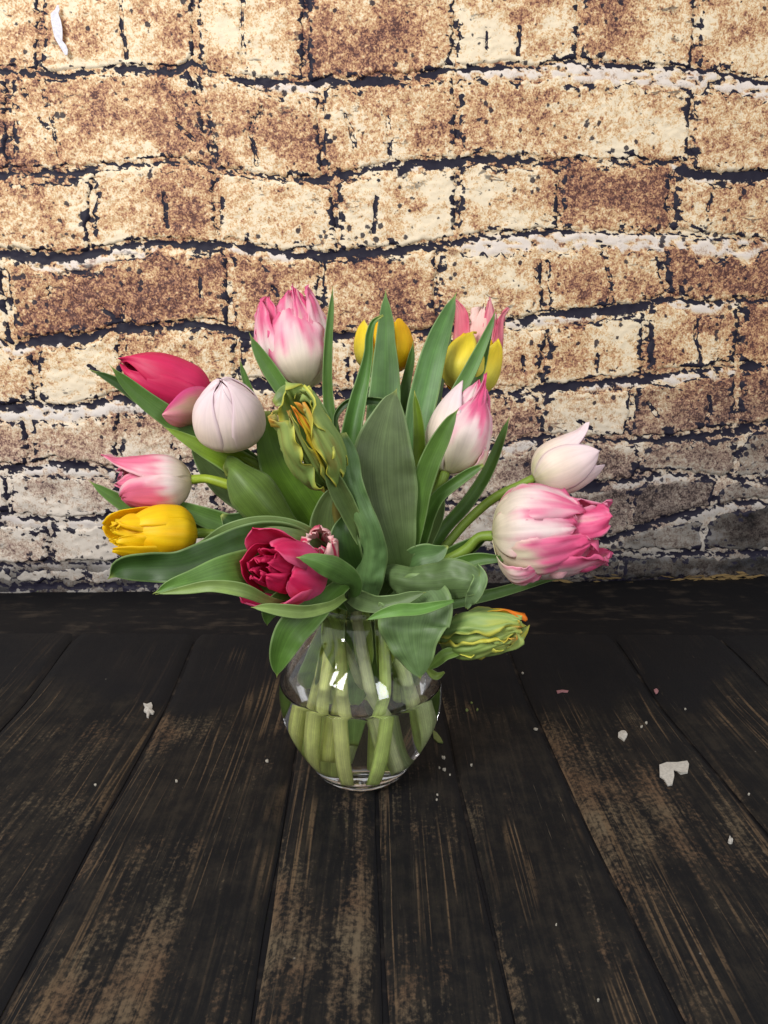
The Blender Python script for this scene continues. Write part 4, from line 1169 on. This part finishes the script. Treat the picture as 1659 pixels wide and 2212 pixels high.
leaf(t9, [(968, 1180, -.03, 4), (945, 1195, -.03, 40), (905, 1205, -.028, 54), (868, 1235, -.02, 50), (835, 1290, -.01, 30)], srgb(98, 134, 88), .3, sharp=False)
leaf(t9, [(1040, 1262, -.075, 44), (1020, 1256, -.074, 66), (985, 1250, -.07, 86), (935, 1256, -.062, 84), (885, 1256, -.052, 68), (845, 1250, -.04, 60), (815, 1280, -.02, 40), (808, 1315, -.012, 30)], srgb(104, 130, 92), -.30, crumple=.10, wave=.4, sharp=False)
leaf(t9, [(1008, 1314, -.07, 6), (1016, 1296, -.074, 22), (1028, 1276, -.078, 32), (1038, 1252, -.074, 30), (1026, 1228, -.06, 22)], srgb(122, 150, 116), .4, wave=.3, sharp=False)
leaf(t15, [(921, 1279, -.07, 0), (893, 1287, -.07, 20), (856, 1300, -.07, 32), (815, 1306, -.066, 38), (778, 1296, -.055, 42), (756, 1285, -.045, 34), (765, 1320, -.03, 22)], srgb(106, 130, 94), .3)
leaf(t15, [(908, 1468, -.088, 0), (904, 1445, -.088, 44), (898, 1418, -.087, 80), (892, 1388, -.085, 112), (890, 1352, -.08, 150), (898, 1318, -.07, 150), (880, 1300, -.045, 80), (840, 1310, -.02, 36)], srgb(108, 138, 98), .15, crumple=.08, wave=.35)
leaf(t15, [(790, 1340, -.092, 0), (820, 1328, -.092, 18), (862, 1318, -.092, 28), (905, 1316, -.09, 26), (950, 1306, -.085, 16), (980, 1298, -.08, 6)], srgb(112, 160, 84), .3)
leaf(t15, [(925, 1445, -.075, 6), (940, 1432, -.075, 20), (962, 1414, -.075, 24), (990, 1404, -.07, 20), (985, 1390, -.06, 12)], srgb(126, 160, 82), .4, sharp=False)
leaf(t15, [(960, 1452, -.065, 4), (944, 1460, -.065, 16), (928, 1450, -.068, 14), (920, 1440, -.07, 6)], srgb(150, 176, 96), .4, sharp=False)
# sheaths inside the neck and in the belly
def wleaf(parent, pts, col, bend=.3):
    pp = []
    for (x, y, z, wd) in pts:
        q = np.array([x, y, z])
        d = q - CAM
        dep = d @ np.array([0, CP, -SP])
        px = 829.5 + F * d[0] / dep
        py = 1106 - F * (d @ np.array([0, SP, CP])) / dep
        pp.append((px, py, y, wd / pxsize(q)))
    leaf(parent, pp, col, bend, sharp=False)
LG = srgb(186, 212, 122)
wleaf(t7, [(.004, -.012, .102, .004), (.004, -.016, .118, .014), (.003, -.018, .14, .017), (.002, -.014, .165, .012), (.0, -.01, .20, .01)], LG, .6)
wleaf(t12, [(-.02, -.02, .112, .006), (-.022, -.022, .135, .018), (-.022, -.016, .16, .02), (-.015, -.01, .185, .014)], LG * .9, .5)
wleaf(t9, [(.02, -.012, .098, .006), (.022, -.016, .12, .016), (.022, -.014, .15, .02), (.018, -.008, .18, .014)], srgb(150, 170, 80), .5)
wleaf(t8, [(.012, .004, .07, .006), (.014, .0, .10, .018), (.014, .0, .14, .02), (.01, .0, .18, .014)], srgb(150, 184, 110), .4)
wleaf(t11, [(-.034, .006, .06, .006), (-.032, .0, .08, .018), (-.028, .0, .11, .02), (-.02, .0, .16, .014)], LG * .8, .4)
wleaf(t2, [(-.005, -.008, .045, .006), (-.004, -.01, .07, .018), (-.004, -.008, .10, .02), (-.004, -.004, .16, .014)], srgb(160, 196, 128), .4)
wleaf(t5, [(.042, .012, .05, .006), (.044, .012, .075, .022), (.036, .012, .105, .024), (.024, .01, .15, .016)], srgb(140, 180, 90), .3)
wleaf(t10, [(-.05, .012, .055, .006), (-.05, .012, .08, .020), (-.04, .012, .105, .022), (-.026, .01, .15, .016)], srgb(130, 168, 80), .3)

# ------------------------------------------------------------------ bits lying on the floor
def floor_pt(px, py):
    d = rays(px, py)
    t = -CAM[2] / d[2]
    q = CAM + d * t
    for _ in range(3):
        t = (float(fz(q[0], q[1])) - CAM[2]) / d[2]
        q = CAM + d * t
    return q
def blob(name, outline, mat, h=0.0012, lift=0.0006):
    """flat ragged scrap: outline in picture coordinates, lying on the planks"""
    top, bot = [], []
    for i, (x, y) in enumerate(outline):
        q = floor_pt(x, y)
        bot.append(q + [0, 0, lift])
        top.append(q + [0, 0, lift + h * (0.6 + 0.8 * random.random())])
    c = sum(top) / len(top) + np.array([0, 0, h * .4])
    n = len(outline)
    V = bot + top + [c]
    Fc = [(i, (i + 1) % n, n + (i + 1) % n, n + i) for i in range(n)] + [(n + i, n + (i + 1) % n, 2 * n) for i in range(n)]
    Fc.append(tuple(range(n - 1, -1, -1)))
    return mesh_obj(name, np.array(V), Fc, mat, None, smooth=False)
random.seed(4)
def spot(x, y, rx, ry, n=9, jag=.35):
    return [(x + rx * (1 + jag * (random.random() - .5) * 2) * math.cos(6.283 * i / n), y + ry * (1 + jag * (random.random() - .5) * 2) * math.sin(6.283 * i / n)) for i in range(n)]
o = blob('paint_flake', [(1424, 1656), (1440, 1650), (1462, 1651), (1484, 1647), (1488, 1654), (1485, 1672), (1470, 1675), (1462, 1668), (1448, 1664), (1444, 1672), (1456, 1680), (1452, 1698), (1442, 1700), (1434, 1686), (1425, 1680)], CHIP, .002)
tag(o, 'largest white L-shaped flake lying on the dark floor at the right', 'flake', 'white scraps on the floor')
o = blob('paint_flake', [(310, 1524), (318, 1526), (327, 1522), (330, 1529), (328, 1535), (334, 1541), (331, 1545), (324, 1544), (321, 1553), (317, 1551), (317, 1543), (311, 1539), (314, 1532)], CHIP, .002)
tag(o, 'white crumpled scrap lying alone on the dark floor at the left', 'flake', 'white scraps on the floor')
o = blob('paint_flake', spot(1346, 1591, 9, 10), CHIP, .002)
tag(o, 'small rounded white scrap behind the L-shaped flake', 'flake', 'white scraps on the floor')
o = blob('paint_flake', spot(1578, 1819, 6, 7), CHIP, .002)
tag(o, 'small pale crumb near the right edge of the floor', 'crumb', 'white scraps on the floor')
o = blob('leaf_scrap', [(934, 1579), (944, 1586), (952, 1596), (957, 1607), (946, 1606), (937, 1598)], GREENBIT, .001)
tag(o, 'small green leaf scrap on the floor right of the vase', 'leaf scrap')
o = blob('petal_scrap', [(1202, 1494), (1214, 1492), (1228, 1494), (1226, 1498), (1214, 1497), (1204, 1500)], PINKBIT, .001)
tag(o, 'tiny dull pink scrap on the dark floor behind and right of the vase', 'petal scrap')
o = blob('petal_scrap', spot(1418, 1495, 5, 7, 7), PINKBIT, .001)
tag(o, 'tiny rounded pink scrap on the floor at the far right', 'petal scrap')
CR = [
  (958, 1639, 5, CHIP, 'brightest white crumb on the floor just right of the vase'),
  (960, 1665, 4, CHIP, 'white crumb just in front of the brightest one'),
  (949, 1661, 2.2, CHIP, 'tiny white crumb left of the one in front of the brightest'),
  (1018, 1655, 3.5, CHIP, 'white crumb a little apart to the right of the brightest crumb'),
  (972, 1676, 2.2, CHIP, 'tiny white crumb, frontmost of the cluster right of the vase'),
  (577, 1646, 4, CHIP, 'white crumb on the floor close left of the vase'),
  (1008, 1536, 4, GREENBIT, 'largest of three green seed-like crumbs behind the leaf scrap'),
  (1031, 1535, 3, GREENBIT, 'rightmost of three green seed-like crumbs behind the leaf scrap'),
  (1019, 1520, 2.6, GREENBIT, 'hindmost of three green seed-like crumbs behind the leaf scrap'),
  (1157, 1577, 4.5, CHIP, 'pale crumb halfway between the vase and the rounded white scrap'),
  (1386, 1572, 3.5, CHIP, 'pale crumb just right of the rounded white scrap, left of a pair'),
  (1396, 1564, 3, CHIP, 'pale crumb just right of the rounded white scrap, right of a pair'),
  (381, 1690, 3, CHIP, 'pale crumb on the left floor, right one of two far from the vase'),
  (206, 1698, 3, CHIP, 'pale crumb at the far left of the floor'),
  (1129, 1456, 2.5, CHIP, 'tiny white crumb behind the low green parrot tulip'),
  (945, 1719, 2.2, CHIP, 'tiny white crumb, hind one of a pair in front of the vase'),
  (943, 1730, 2.2, CHIP, 'tiny white crumb, front one of a pair in front of the vase'),
  (1292, 2164, 3.5, CHIP, 'white crumb closest to the camera at the lower right'),
  (1201, 2001, 2.5, CHIP, 'tiny white crumb on the lower floor right of the middle'),
  (1480, 1534, 2.5, CHIP, 'tiny white crumb on the floor behind the L-shaped flake'),
  (1617, 1718, 3, CHIP, 'tiny white crumb at the right edge in front of the L-shaped flake')]
for (x, y, r, m, lb) in CR:
    tag(blob('crumb', spot(x, y, r * .8, r * .65, 8), CRUMB if m is CHIP else m, .0012), lb, 'crumb', 'crumbs on the dark floor')
